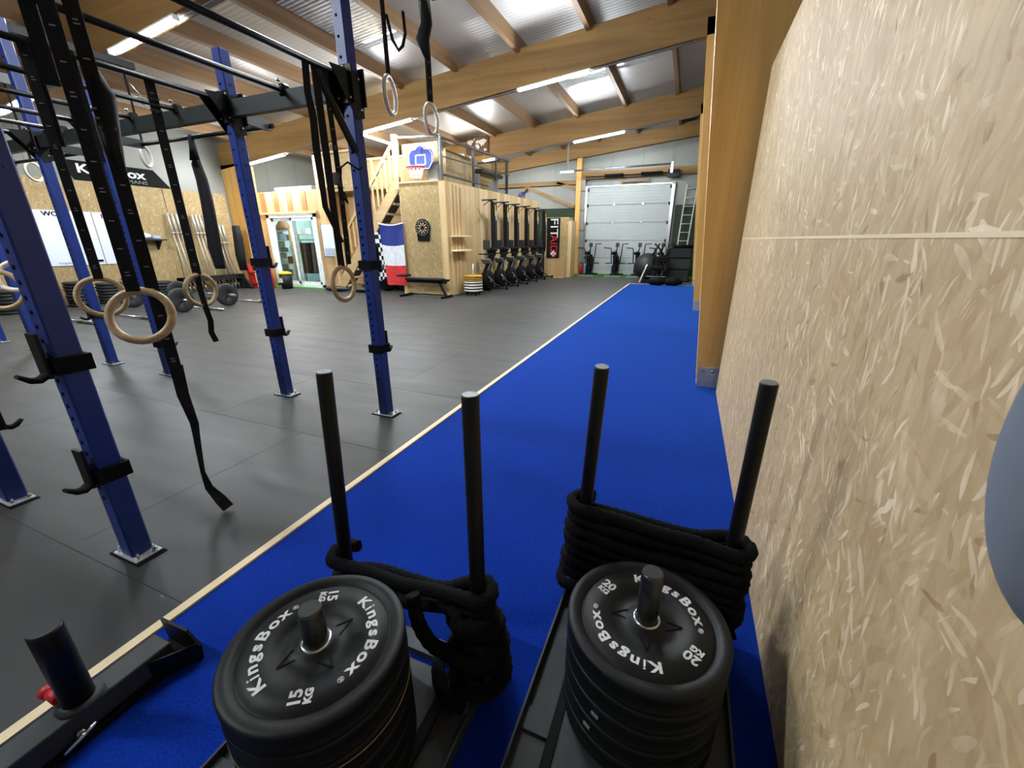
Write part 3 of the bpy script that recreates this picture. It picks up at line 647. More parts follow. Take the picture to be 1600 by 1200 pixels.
fl.add(vs, fs, True); n0 = len(vs); fl.add([(p[0], p[1]+.006, p[2]) for p in vs], [f[::-1] for f in fs], True)
o = fl.build('checkered_flag', MT['checker']); me = o.data; uvl = me.uv_layers.new(name='UVMap')
for li, lp in enumerate(me.loops): p = me.vertices[lp.vertex_index].co; uvl.data[li].uv = ((p.x+7.75)*1.15, (p.z)*1.1)
tag(o, 'black and white checkered flag hanging left of the french flag under the stairs', 'flag')

# dartboard
t = thing('dartboard', 'black dartboard hanging on the OSB panel under the hoop', 'dartboard', (-5.83, 8.74, 1.55))
MB().lathe([(.0001, 0), (.185, 0), (.20, -.012), (.20, -.035), (.18, -.04), (.0001, -.04)], 40, (-5.83, 8.745, 1.55), 1).build('board', MT['black_matte'], t)
sg = MB()
for k in range(10):
    a0 = 2*PI*k/10+.08; a1 = a0+.34
    sg.prism([(-5.83+r_*math.sin(a), 8.703, 1.55+r_*math.cos(a)) for r_, a in ((.05, a0+.05), (.05, a1-.05), (.12, a1-.05), (.12, a0+.05))], (0, -.004, 0))
sg.build('segments', MT['pine_z'], t)
nm = MB()
for k in range(20):
    a = 2*PI*k/20; v_, f_ = text(str([20, 1, 18, 4, 13, 6, 10, 15, 2, 17, 3, 19, 7, 16, 8, 11, 14, 9, 12, 5][k]), .035, frame((-5.83+.158*math.sin(a), 8.703, 1.55+.158*math.cos(a)), (1, 0, 0), (0, 0, 1))); nm.add(v_, f_)
nm.build('numbers', MT['letter'], t)
MB().prism([(-6.0, 8.705, 1.42), (-5.66, 8.705, 1.42), (-5.68, 8.705, 1.26), (-5.98, 8.705, 1.26)], (0, .035, 0)).build('dart_tray', MT['black_matte'], t)

# whiteboard poster beside the sliding door
t = thing('notice_board', 'pale notice board with blue picture right of the sliding door', 'notice board', (-9.0, 8.97, 1.3))
MB().box(-9.22, -8.78, 8.965, 8.995, .88, 1.68).build('board', MT['whiteboard'], t)
MB().box(-9.18, -8.82, 8.96, 8.966, .90, 1.08).build('picture_strip', MT['bottle'], t)
MB().box(-9.24, -8.76, 8.96, 8.995, .86, .88).box(-9.24, -9.22, 8.96, 8.995, .86, 1.70).box(-8.78, -8.76, 8.96, 8.995, .86, 1.70).build('board_frame', MT['letter_grey'], t)
# things at the left of the sliding door
t = thing('tool_trolley', 'red trolley with dark bags left of the sliding door', 'trolley', (-11.1, 8.34, 0))
MB().prism([(-11.44, 8.28, 0), (-11.34, 8.28, 0), (-11.46, 8.28, .66), (-11.53, 8.28, .66)], (0, .12, 0)).build('side_panel', MT['red'], t)
for x, y in ((-10.72, 8.24), (-10.72, 8.44)): MB().beam((x, y, 0), (x-.06, y, .60), .035, .035, (0, 1, 0)).build('side_leg', MT['red'], t)
for z in (.12, .42): MB().box(-11.42, -10.72, 8.26, 8.42, z, z+.02).build('shelf_board', MT['red'], t)
tag(MB().ball((-11.05, 8.34, .55), .24, .10, .11, fn=lambda d_: 1+.12*math.sin(7*d_.x+5*d_.z)).build('sport_bag', MT['rack_dark']), 'black bag on top of the red trolley', 'bag')
t = thing('waste_bin', 'black bin with yellow lid left of the glass door', 'bin', (-10.36, 8.55, 0))
MB().lathe([(.0001, 0), (.14, 0), (.17, .40), (.0001, .40)], 16, (-10.36, 8.55, 0)).build('body', MT['rack_dark'], t)
MB().lathe([(.0001, .40), (.18, .40), (.18, .43), (.08, .47), (.0001, .47)], 16, (-10.36, 8.55, 0)).build('lid', MT['yellow'], t)
MB().box(-10.40, -10.32, 8.385, 8.40, .18, .3).build('white_label', MT['white'], t)
# dark stuff stored under the stairs
for k, (x, y, z, rx, ry, rz_, lb) in enumerate([(-8.55, 8.55, .07, .42, .12, .07, 'long dark bundle lying on the floor at the foot of the stairs'), (-7.75, 8.60, .07, .35, .12, .07, 'second dark bundle on the floor under the stringer'),
        (-7.35, 9.15, .30, .3, .25, .30, 'large dark bag under the stairs behind the checkered flag'), (-6.75, 9.2, .26, .28, .25, .26, 'dark bag under the stairs behind the french flag')]):
    tag(MB().ball((x, y, z), rx, ry, rz_, fn=lambda d_, k=k: 1+.06*math.sin(9*d_.x+k)+.05*math.sin(11*d_.y)).build('duffel_bag', MT['rack_dark']), lb, 'bag', 'dark bags under the stairs')
tag(MB().box(-6.50, -6.44, 8.72, 8.9, 0, .30).build('timber_offcut', MT['pine_z']), 'short pale board standing at the foot of the OSB panel', 'board')

# flat bench
t = thing('workout_bench', 'black flat bench with adjustable head pad in front of the OSB panel', 'bench', (-5.75, 8.45, 0))
MB().box(-6.18, -5.20, 8.32, 8.58, .385, .435, bev=.02).build('seat_pad', MT['black_matte'], t)
MB().box(-6.40, -6.16, 8.30, 8.60, .46, .50, bev=.015).build('head_pad', MT['black_matte'], t)
fr = MB().beam((-6.2, 8.45, .35), (-5.1, 8.45, .35), .05, .05); fr.beam((-6.22, 8.45, .02), (-6.22, 8.45, .45), .05, .05); fr.beam((-5.3, 8.45, .36), (-5.12, 8.45, .03), .05, .05)
fr.beam((-6.25, 8.2, .025), (-6.25, 8.7, .025), .05, .05, (0, 0, 1)).beam((-5.12, 8.22, .025), (-5.12, 8.68, .025), .05, .05, (0, 0, 1)).beam((-5.25, 8.45, .4), (-5.03, 8.45, .4), .04, .05)
fr.build('frame', MT['black'], t)

# coloured bumper plates stacked at the plank corner
t = thing('plate_trolley', 'low black trolley with an upright pin under the white and yellow plates', 'trolley', (-4.80, 9.20, 0))
MB().box(-4.95, -4.65, 9.05, 9.35, .045, .075).build('base', MT['black'], t)
for dx, dy in ((-.11, -.11), (.11, -.11), (-.11, .11), (.11, .11)): MB().ball((-4.80+dx, 9.20+dy, .024), .024, .024, .024, 8, 6).build('wheel', MT['black_matte'], t)
MB().cyl((-4.80, 9.20, .07), (-4.80, 9.20, .74), .016, 8).build('pin', MT['steel'], t)
z = .076
for k in range(7):
    h = .066 if k < 4 else .044; tt = thing('bumper_plate', '', 'weight plate', (-4.80, 9.20, z), 'coloured plates stacked on the small trolley')
    MB().lathe([(.03, z), (.205, z), (.215, z+.01), (.215, z+h*.28)], 32, (-4.80, 9.20, 0)).lathe([(.215, z+h*.28), (.225, z+h*.3), (.225, z+h-.008), (.215, z+h), (.03, z+h), (.03, z)], 32, (-4.80, 9.20, 0)).build('rubber_disc', MT['white_rub'] if k < 4 else MT['orange'], tt)
    MB().lathe([(.214, z), (.2275, z), (.2275, z+h*.3), (.214, z+h*.3)], 32, (-4.80, 9.20, 0)).build('black_edge', MT['black_matte'], tt)
    tt['label'] = ['lowest white', 'second white', 'third white', 'highest white', 'lowest yellow', 'middle yellow', 'topmost yellow'][k] + ' bumper plate in the stack at the plank corner'
    z += h

# rowing machines stood on end
def rower(x, y, label):
    t = thing('rowing_machine', label, 'rowing machine', (x, y, 0), 'rowing machines stood on end along the plank wall')
    MB().box(x-.055, x+.055, y-.085, y+.085, 1.0, 2.17, bev=.01).build('rail', MT['black'], t)
    MB().box(x+.053, x+.0565, y-.045, y+.0, 1.86, 2.12).build('yellow_stripe', MT['yellow'], t)
    MB().box(x+.053, x+.0565, y+.006, y+.045, 1.76, 1.98).build('white_stripe', MT['letter'], t)
    MB().beam((x, y, 2.17), (x, y-.26, 2.22), .05, .035).beam((x-.2, y-.26, 2.22), (x+.2, y-.26, 2.22), .03, .03).build('rear_foot', MT['black'], t)
    MB().cyl((x, y-.25, 2.21), (x, y-.56, 2.08), .010, 6).build('strut_bar', MT['rack_dark'], t)
    MB().ball((x, y-.10, 1.02), .08, .14, .10, 12, 8).box(x-.12, x+.12, y-.20, y-.14, .90, 1.06, bev=.02).build('seat', MT['black_matte'], t)
    MB().box(x-.09, x+.09, y-.50, y-.44, 1.05, 1.28, bev=.015).build('monitor', MT['screen'], t)
    MB().cyl((x, y-.46, 1.06), (x, y-.20, .92), .02, 8).build('monitor_arm', MT['black'], t)
    MB().beam((x, y-.06, 1.02), (x, y-.64, .36), .11, .13).build('front_body', MT['black'], t)
    MB().beam((x+.057, y-.30, .76), (x+.057, y-.55, .55), .004, .05).build('grey_lettering_strip', MT['letter_grey'], t)
    MB().beam((x-.02, y-.52, .82), (x-.02, y-.38, .70), .26, .03).build('footrest', MT['letter_grey'], t)
    MB().cyl((x-.22, y-.50, .94), (x+.22, y-.50, .94), .014, 8).build('handle', MT['black'], t)
    MB().lathe([(.0001, -.09), (.22, -.10), (.26, -.06), (.26, .06), (.22, .10), (.0001, .09)], 28, (x, y-.46, .285), 0).build('flywheel_housing', MT['black_matte'], t)
    MB().lathe([(.0001, 0), (.05, 0), (.05, .012), (.0001, .012)], 12, (x+.10, y-.46, .285), 0).build('flywheel_hub', MT['letter_grey'], t)
    lg = MB().tube([(x+.10, y-.62, .40), (x+.13, y-.30, .20), (x+.16, y+.12, .05)], .016, 8); lg.tube([(x-.10, y-.62, .40), (x-.13, y-.30, .20), (x-.16, y+.12, .05)], .016, 8)
    lg.build('front_leg', MT['steel'], t)
    MB().cyl((x-.26, y+.12, .045), (x+.30, y+.12, .045), .022, 8).build('floor_bar', MT['rack_dark'], t)
    for sx in (-.26, .30): MB().lathe([(.0001, -.02), (.045, -.02), (.045, .02), (.0001, .02)], 14, (x+sx, y+.12, .045), 0).build('wheel', MT['black_matte'], t)
    return t
ys = [10.34, 11.12, 11.88, 12.70, 13.54, 14.36]
r0 = rower(-4.74, ys[0], 'rowing machine nearest the coloured plate stack')
for k, (y, lb) in enumerate(zip(ys[1:], ('second', 'third', 'fourth', 'fifth', 'sixth and farthest'))):
    dup(r0, (-4.74+.01*(k+1), y, 0), lb + ' rowing machine from the coloured plates, stood on end')
tag(MB().box(-4.72, -4.0, 14.52, 14.60, .0, .03).build('floor_board', MT['pine_x']), 'thin pale board lying on the floor before the storage box', 'board')

# storage box with banner at the far end of the cabin
t = thing('storage_box', 'tall wooden storage box behind the rowing machines', 'cabinet', (-4.4, 15.0, 0))
MB().box(-4.84, -3.98, 14.92, 15.5, 0, 2.02).build('body', MT['osb_y'], t)
MB().box(-3.98, -3.86, 14.90, 15.5, 0, 1.90).build('side_board', MT['pine_z'], t)
MB().box(-4.70, -4.12, 14.915, 14.92, 0, .72).build('lower_panel', MT['planks_x'], t)
t = thing('hanging_banner', 'black FITAID banner with red and white letters hanging on the storage box', 'banner', (-4.52, 14.9, 1.32))
MB().box(-4.76, -4.28, 14.895, 14.905, .66, 2.0).build('banner_cloth', MT['black_matte'], t)
fx = frame((-4.50, 14.89, 1.68), (0, 0, -1), (1, 0, 0))
v_, f_ = text('FIT', .40, fx, .001, 1.25); MB().add(v_, f_).build('white_letters', MT['letter'], t)
fx = frame((-4.50, 14.89, 1.14), (0, 0, -1), (1, 0, 0))
v_, f_ = text('AID', .38, fx, .001, .95); MB().add(v_, f_).build('red_letters', MT['red'], t)
MB().box(-4.53, -4.47, 14.884, 14.888, .72, .90).box(-4.59, -4.41, 14.884, 14.888, .78, .84).build('white_cross', MT['letter'], t)
MB().lathe([(.0001, 0), (.13, 0), (.13, -.004), (.0001, -.004)], 24, (-4.50, 14.893, .81), 1).build('red_disc', MT['red'], t)
tag(MB().tube([(-5.35+.10*math.cos(2*PI*i/12), 13.9, 2.66+.10*math.sin(2*PI*i/12)) for i in range(12)], .03, 8, closed=True).build('blue_coil', MT['hoop_blue']), 'blue coil lying on the cabin roof above the rowing machines', 'coil')

# air bikes seen from behind against the garage door
def bike(x, y, label):
    t = thing('air_bike', label, 'exercise bike', (x, y, 0), 'air bikes in front of the garage door')
    MB().lathe([(.0001, -.06), (.28, -.06), (.33, -.03), (.33, .03), (.28, .06), (.0001, .06)], 28, (x, y+.25, .43), 0).build('fan_cage', MT['black_matte'], t)
    fr = MB().beam((x, y-.45, .05), (x, y+.5, .05), .07, .06); fr.beam((x, y-.1, .08), (x-.02, y-.25, .75), .06, .08).beam((x, y+.15, .1), (x, y+.05, .92), .05, .06)
    fr.beam((x-.25, y+.5, .04), (x+.25, y+.5, .04), .06, .05); fr.build('frame', MT['black'], t)
    MB().beam((x-.28, y-.48, .035), (x+.28, y-.48, .035), .07, .05).build('rear_foot_bar', MT['letter_grey'], t)
    MB().ball((x-.01, y-.28, .82), .12, .14, .06, 14, 8).build('seat', MT['black_matte'], t)
    MB().cyl((x, y+.02, .85), (x+.04, y+.02, 1.06), .018, 8).build('console_post', MT['black'], t)
    MB().box(x-.03, x+.10, y-.02, y+.02, 1.03, 1.17, bev=.015).build('console', MT['screen'], t)
    MB().tube([(x-.16, y+.1, .45), (x-.18, y+.05, .90), (x-.20, y, .98), (x-.42, y-.1, 1.0)], .018, 8).build('handle_arm', MT['black'], t)
    MB().tube([(x+.14, y+.1, .45), (x+.20, y+.05, .90), (x+.22, y, 1.13), (x+.42, y-.1, 1.14)], .018, 8).build('handle_arm', MT['black'], t)
    MB().cyl((x-.30, y+.05, .46), (x+.30, y+.05, .46), .016, 8).box(x-.36, x-.22, y-.02, y+.10, .44, .47).box(x+.22, x+.36, y-.02, y+.1, .44, .47).build('pedals', MT['rack_dark'], t)
    MB().lathe([(.0001, -.10), (.15, -.10), (.15, -.07), (.0001, -.07)], 20, (x, y-.05, .26), 0).build('chain_guard', MT['blue'], t)
    return t
b0 = bike(-3.40, 15.9, 'leftmost air bike against the garage door beside the timber post')
dup(b0, (-2.44, 15.92, 0), 'second air bike from the left against the garage door')
dup(b0, (-1.66, 15.95, 0), 'third air bike from the left beside the grey ball', 0)
dup(b0, (-.86, 15.75, 0), 'rightmost air bike partly hidden by black equipment', 0)
tag(MB().lathe([(.0001, 0), (.07, 0), (.075, .30), (.05, .38), (.02, .42), (.02, .45), (.0001, .45)], 16, (-3.72, 15.95, 0)).build('fire_extinguisher', MT['red']), 'red fire extinguisher on the floor at the timber post', 'fire extinguisher')
tag(MB().ball((-1.22, 14.95, .43), .44, .44, .43, 28, 18).build('exercise_ball', MT['smoke']), 'large dark grey ball in front of the garage door', 'ball')
# ladder
t = thing('ladder', 'pale ladder leaning on the far wall right of the garage door', 'ladder', (-.2, 16.2, 0))
for dx in (-.17, .17): MB().beam((-.27+dx*.9, 16.15, .25), (-.16+dx, 16.50, 3.05), .05, .035, (1, 0, 0)).build('side_rail', MT['steel_pale'], t)
for k in range(10): f_ = (k+.5)/10; MB().cyl((-.44+.11*f_, 16.15+.35*f_, .25+2.8*f_), (-.10+.11*f_, 16.15+.35*f_, .25+2.8*f_), .014, 8).build('rung', MT['steel_pale'], t)
MB().cyl((-.27, 16.15, .25), (-.27, 16.15, 0), .02, 8).build('foot', MT['pvc'], t)
# black gear heaped at the end of the turf
for k, (z0, z1, dx, lb) in enumerate([(0, .38, 0, 'lowest of three large black foam boxes stacked at the column'), (.382, .72, .04, 'middle large black foam box of the stack at the column'), (.722, 1.02, -.03, 'topmost large black foam box of the stack at the column')]):
    tag(MB().box(-.62+dx, .10+dx*.3, 14.3, 15.0, z0, z1, bev=.03).build('foam_box', MT['smoke' if k == 1 else 'rack_dark']), lb, 'plyo box', 'black foam boxes at the far column')
tag(MB().tube([(-.2+.28*math.cos(2*PI*i/24), 14.65+.28*math.sin(2*PI*i/24), 1.07) for i in range(24)], .05, 8, closed=True).build('rope_coil', MT['rope']), 'black coil lying on top of the foam box stack', 'rope')
for k, (x0, lb) in enumerate(((-.98, 'left of two black sandbags lying at the far end of the turf'), (-.54, 'right of two black sandbags lying at the far end of the turf'))):
    tag(MB().ball((x0+.22, 13.02+.03*k, .125), .26, .15, .125, 22, 12, fn=lambda d_: 1+.05*math.sin(8*d_.x)).build('sandbag', MT['black_matte']), lb, 'sandbag', 'sandbags at the turf end')
t = thing('decline_bench', 'black bench with silver bars standing at an angle beside the sandbags', 'bench', (-.95, 13.6, 0))
MB().beam((-1.28, 13.4, .03), (-1.12, 13.7, .55), .05, .05).beam((-1.12, 13.55, .22), (-.55, 13.55, .22), .04, .03).build('silver_bar', MT['steel'], t)
MB().beam((-1.25, 13.7, .05), (-.6, 13.7, .05), .08, .08).beam((-.95, 13.7, .06), (-.70, 13.75, .85), .12, .12).beam((-.6, 13.7, .05), (-.6, 13.7, .5), .08, .08).build('frame', MT['black'], t)
MB().box(-1.02, -.62, 13.6, 13.85, .40, .52, bev=.03).box(-.86, -.50, 13.65, 13.80, .62, .80, bev=.03).build('pad', MT['black_matte'], t)
cl = MB()
for k, (a, b) in enumerate([((-1.05, 14.2, .8), (-.85, 14.2, 1.16)), ((-1.0, 14.2, 1.16), (-.82, 14.2, .98)), ((-.84, 14.2, .85), (-.72, 14.2, 1.14)), ((-.98, 14.2, .5), (-.98, 14.2, 1.0)), ((-.82, 14.2, .5), (-.82, 14.2, 1.0)), ((-.72, 14.2, .6), (-.55, 14.2, 1.02)), ((-.55, 14.2, 1.02), (-.35, 14.2, 1.08)), ((-1.05, 14.2, .5), (-.6, 14.2, .5))]): cl.cyl(a, b, .025, 8)
cl.cyl((-.98, 14.2, 0), (-.98, 14.2, .5), .03, 8).cyl((-.62, 14.2, 0), (-.62, 14.2, .55), .03, 8)
tag(cl.build('accessory_rack', MT['black']), 'black rack with crossed handles sticking up beside the grey ball', 'rack')

# ------------------------------------------------------------------ left wall
t = thing('whiteboard', 'white board headed WOD on the left wall', 'whiteboard', (-11.95, 4.75, 1.33), 'whiteboards on the left wall')
MB().box(-11.955, -11.94, 4.10, 5.36, .80, 1.87).build('board', MT['whiteboard'], t)
v_, f_ = text('WOD', .12, frame((-11.938, 4.76, 1.80), (0, 1, 0), (0, 0, 1)), .001, 1.1, bold=.004); MB().add(v_, f_).build('lettering', MT['hole'], t)
v_, f_ = text('KingsBox', .05, frame((-11.938, 4.72, .85), (0, 1, 0), (0, 0, 1)), .001, 1.3); MB().add(v_, f_).build('small_print', MT['letter_grey'], t)
t = thing('whiteboard', 'white board headed INFO on the left wall', 'whiteboard', (-11.95, 5.85, 1.33), 'whiteboards on the left wall')
MB().box(-11.955, -11.94, 5.38, 6.15, .80, 1.87).build('board', MT['whiteboard'], t)
v_, f_ = text('INFO', .12, frame((-11.938, 5.66, 1.79), (0, 1, 0), (0, 0, 1)), .001, 1.0, bold=.004); MB().add(v_, f_).build('lettering', MT['hole'], t)
MB().box(-11.942, -11.91, 5.15, 5.32, .86, .90).build('marker_tray', MT['hole'], t)
t = thing('wall_banner', 'black slanted KingsBox sign on the grey wall above the boards', 'sign', (-11.96, 6.0, 2.67))
MB().prism([(-11.99, 5.30, 2.49), (-11.99, 7.10, 2.49), (-11.99, 6.80, 2.86), (-11.99, 5.10, 2.86)], (.025, 0, 0)).build('sign_panel', MT['black_matte'], t)
v_, f_ = text('KingsBox', .24, frame((-11.962, 5.98, 2.71), (0, 1, 0), (0, 0, 1)), .001, 1.35, bold=.006); MB().add(v_, f_).build('lettering', MT['letter'], t)
v_, f_ = text('FOR HUMANS', .10, frame((-11.962, 6.15, 2.555), (0, 1, 0), (0, 0, 1)), .001, 1.5); MB().add(v_, f_).build('small_lettering', MT['letter_grey'], t)
t = thing('wall_shelf', 'small dark wall shelf between the whiteboards and the upright barbells', 'shelf', (-11.85, 6.35, 1.3))
MB().box(-11.96, -11.72, 6.05, 6.58, 1.29, 1.32).build('shelf_board', MT['rack_dark'], t)
MB().prism([(-11.96, 6.45, 1.29), (-11.76, 6.45, 1.29), (-11.96, 6.45, 1.08)], (0, .04, 0)).build('bracket', MT['rack_dark'], t)
tag(MB().ball((-11.84, 6.2, 1.39), .10, .12, .07).build('folded_towel', MT['white']), 'white bundle lying on the dark wall shelf', 'towel')
tag(MB().box(-11.92, -11.78, 6.34, 6.50, 1.32, 1.40, bev=.02).build('small_case', MT['bottle']), 'pale blue case lying on the dark wall shelf', 'case')
# stacks of black plates on the floor along the left wall
pl = thing('bumper_plate', 'lowest', 'weight plate', (-11.6, 3.1, 0), 'black bumper plates stacked on the floor along the left wall')
MB().lathe([(.025, 0), (.19, 0), (.20, .008), (.215, .010), (.22, .02), (.22, .045), (.215, .055), (.20, .057), (.19, .062), (.025, .062), (.025, 0)], 24, (-11.6, 3.1, 0)).build('rubber_disc', MT['dumbbell'], pl)
spots = [(3.10, 8), (3.60, 7), (4.10, 8), (4.62, 8), (5.12, 7), (5.62, 8), (6.13, 6)]
for si, (y, n_) in enumerate(spots):
    for k in range(n_):
        lb = 'black plate %s in the %s stack from the left along the left wall' % (['lying lowest', 'second up', 'third up', 'fourth up', 'fifth up', 'sixth up', 'seventh up', 'eighth up'][k], ['first', 'second', 'third', 'fourth', 'fifth', 'sixth', 'last'][si])
        if si == 0 and k == 0: pl['label'] = lb; continue
        dup(pl, (-11.6+rnd.uniform(-.012, .012), y+rnd.uniform(-.012, .012), .0625*k), lb)
# barbells
def barbell(name, label, c, d, L=1.1, plates=False):
    t = thing(name, label, 'barbell', c, 'barbells on the floor'); c = Vector(c); d = Vector(d)
    MB().cyl(c-d*.65, c+d*.65, .014, 10).build('shaft', MT['steel'], t)
    for s_ in (-1, 1): MB().cyl(c+d*s_*.65, c+d*s_*(L), .025, 14).cyl(c+d*s_*.64, c+d*s_*.67, .036, 14).build('sleeve', MT['steel'], t)
    return t
for y, lb in ((4.88, 'nearer'), (5.76, 'farther')):
    barbell('loaded_barbell', '%s loaded barbell on the rubber floor with a dark plate at its right end' % lb, (-9.60, y, .225), (1, 0, 0))
    for sx, s2 in ((-.74, 'left'), (.84, 'right')):
        tag(MB().lathe([(.026, -.035), (.20, -.035), (.225, -.025), (.225, .025), (.20, .035), (.026, .035), (.026, -.035)], 36, (-9.60+sx, y, .225), 0).build('bumper_plate', MT['dumbbell']), 'dark plate on the %s end of the %s loaded barbell' % (s2, lb), 'weight plate', 'plates on the loaded barbells')
for k, (c, lb) in enumerate((((-9.3, 4.15, .026), 'empty barbell lying nearest the blue posts'), ((-9.25, 5.25, .026), 'empty barbell lying between the two loaded barbells'), ((-9.9, 3.55, .026), 'empty barbell lying at the left behind the big blue post'), ((-9.2, 6.3, .026), 'empty barbell lying behind both loaded barbells'))):
    barbell('barbell', lb, c, (1, 0, 0))
# barbells upright in a rack
t = thing('barbell_rack', 'low black rack holding the upright barbells at the left column', 'rack', (-11.7, 7.5, 0))
MB().box(-11.82, -11.58, 6.62, 8.20, .28, .40).box(-11.84, -11.56, 6.62, 6.70, 0, .40).box(-11.84, -11.56, 8.14, 8.22, 0, .40).build('rack_body', MT['rack_dark'], t)
MB().prism([(-11.6, 8.18, 0), (-11.25, 8.18, 0), (-11.6, 8.18, .36)], (0, .04, 0)).build('gusset', MT['rack_dark'], t)
def upbar(y, top):
    t = thing('upright_barbell', '', 'barbell', (-11.72, y, 0), 'barbells standing upright in the low rack')
    MB().cyl((-11.72, y, .02), (-11.80, y, .27), .025, 12).build('sleeve', MT['steel'], t)
    MB().cyl((-11.72, y, .40), (-11.88, y, top-.45), .014, 8).build('shaft', MT['steel_pale'], t)
    MB().cyl((-11.86, y, top-.45), (-11.91, y, top), .026, 12).cyl((-11.855, y, top-.47), (-11.86, y, top-.44), .036, 12).build('sleeve', MT['steel_pale'], t)
    return t
yy = [6.83, 6.93, 7.03, 7.12, 7.22, 7.40, 7.49, 7.58, 7.67, 7.84, 7.95, 8.04, 8.13]
ordn = ['first', 'second', 'third', 'fourth', 'fifth', 'sixth', 'seventh', 'eighth', 'ninth', 'tenth', 'eleventh', 'twelfth', 'last']
for k, y in enumerate(yy):
    top = 1.92 if k < 9 else 1.68
    o = upbar(y, top); o['label'] = '%s upright %s barbell counted from the wall shelf' % (ordn[k], 'tall' if k < 9 else 'shorter')
t = thing('band_bundle', 'dark bundle of bands hanging beside the upright barbells at the column', 'resistance bands', (-11.4, 8.2, 1.0))
MB().tube([(-11.45, 8.18, 1.66), (-11.43, 8.17, 1.4), (-11.45, 8.15, .9), (-11.44, 8.14, .5)], [.09, .11, .12, .09], 14, flat=(1, 1.1), rf=lambda r_, a, s_: r_*(1+.08*math.sin(7*a))).build('bands', MT['strap'], t)

# ================================================================== RIG
rig = thing('training_rig', 'large blue and black steel training rig with pull-up bars bolted to the floor', 'rig', (-4, 1.5, 0))
PW = .039
posts = [(-2.03, 2.36, 3.1), (-3.12, 2.38, 2.51), (-4.72, 2.36, 2.51), (-5.74, 2.36, 3.1), (-7.34, 2.36, 2.51), (-8.42, 2.40, 2.51),
         (-2.06, .72, 3.1), (-3.12, .71, 2.51), (-4.72, .71, 2.51), (-5.74, .71, 3.1)]
for (x, y, h) in posts:
    p = MB().box(x-PW, x+PW, y-PW, y+PW, .008, h, bev=.006).build('upright', MT['blue'], rig)
    ho = MB(); z = .30
    while z < h-.08:
        ho.lathe([(.0001, -.001), (.0085, -.001), (.0085, .001)], 8, (x-.008, y-PW-.0006, z), 1)
        if z > 1.5 or z < .2: ho.lathe([(.0001, -.001), (.0085, -.001), (.0085, .001)], 8, (x+PW+.0006, y, z), 0)
        z += .05 if z < 1.5 else .10
    ho.build('bolt_holes', MT['hole'], p, base=(rig.location))
    MB().box(x-.105, x+.105, y-.055, y+.055, .0, .003).build('floor_cutout', MT['hole'], rig)
    bp = MB().box(x-.085, x+.085, y-.05, y+.05, .003, .011, bev=.002); bp.build('base_plate', MT['zinc'], rig)
    for dx in (-.066, .066):
        for dy in (-.03, .03): MB().lathe([(.0001, .024), (.010, .024), (.010, .011)], 6, (x+dx, y+dy, 0), smooth=False).cyl((x+dx, y+dy, .011), (x+dx, y+dy, .036), .005, 6).build('anchor_bolt', MT['steel'], rig)
def cross(a, b):
    a = Vector(a); b = Vector(b); d = (b-a).normalized()
    MB().beam(a, b, .05, .10).build('crossbeam', MT['beam_grey'], rig)
    n_ = d.cross(Vector((0, 0, 1)))
    rd = MB()
    for dz in (-.018, .018): rd.beam(a+n_*.026+Vector((0, 0, dz)), b+n_*.026+Vector((0, 0, dz)), .004, .006)
    rd.build('beam_rib', MT['rack_dark'], rig)
for i in range(5): cross((posts[i][0]-PW, 2.36, 2.15), (posts[i+1][0]+PW, 2.36, 2.15))
for i in range(6, 9): cross((posts[i][0]-PW, .715, 2.15), (posts[i+1][0]+PW, .715, 2.15))
for x in (-2.03, -2.56, -3.12, -3.65, -4.20, -4.72, -5.23, -5.74):
    MB().cyl((x, .74, 2.20), (x, 2.34, 2.20), .0165, 12).build('pull_up_bar', MT['black'], rig)
    e = MB()
    for y in (.70, 2.35): e.box(x-.03, x+.03, y-.03, y+.03, 2.165, 2.235, bev=.012)
    e.build('bar_clamp', MT['black'], rig)
    MB().ball((x+.012, 2.305, 2.245), .013, .013, .011, 8, 6).build('clamp_bolt', MT['steel'], rig)
# outer pull-up bars on short arms
for x0, x1 in ((-3.14, -4.88), (-5.74, -7.30)):
    MB().cyl((x0, 2.72, 2.13), (x1, 2.72, 2.13), .0165, 12).build('outer_pull_up_bar', MT['black'], rig)
    for x in (x0+.04, x1+.12): MB().beam((x, 2.38, 2.12), (x-.08, 2.72, 2.13), .03, .07).build('bar_arm', MT['beam_grey'], rig)
# gussets at the joints
for (x, y, h) in posts:
    if y > 1:
        for sx in (-1, 1):
            MB().prism([(x+sx*.043, y-.20, 2.22), (x+sx*.043, y+.05, 2.24), (x+sx*.043, y+.05, 2.00), (x+sx*.043, y-.02, 1.98)], (sx*.005, 0, 0)).build('gusset_plate', MT['black'], rig)
        MB().box(x-.07, x+.07, y-.055, y-.045, 2.06, 2.26, bev=.004).build('joint_plate', MT['black'], rig)
        MB().box(x-.07, x+.07, y+.045, y+.06, 2.06, 2.26, bev=.004).build('joint_plate', MT['black'], rig)
        bo = MB()
        for dx, dz in ((-.045, 2.09), (.045, 2.09), (-.045, 2.23), (.045, 2.23)): bo.ball((x+dx, y-.058, dz), .010, .008, .010, 8, 5)
        for dz in (2.04, 2.20): bo.ball((x+.052, y+.02, dz), .008, .010, .010, 8, 5)
        bo.build('joint_bolts', MT['steel'], rig)
        MB().cyl((x, y+.05, 2.11), (x, y+.10, 2.11), .018, 8).build('adjusting_knob', MT['black'], rig)
MB().beam((-2.03, 2.10, 2.17), (-2.00, 2.315, 1.80), .03, .03).build('diagonal_brace', MT['black'], rig)
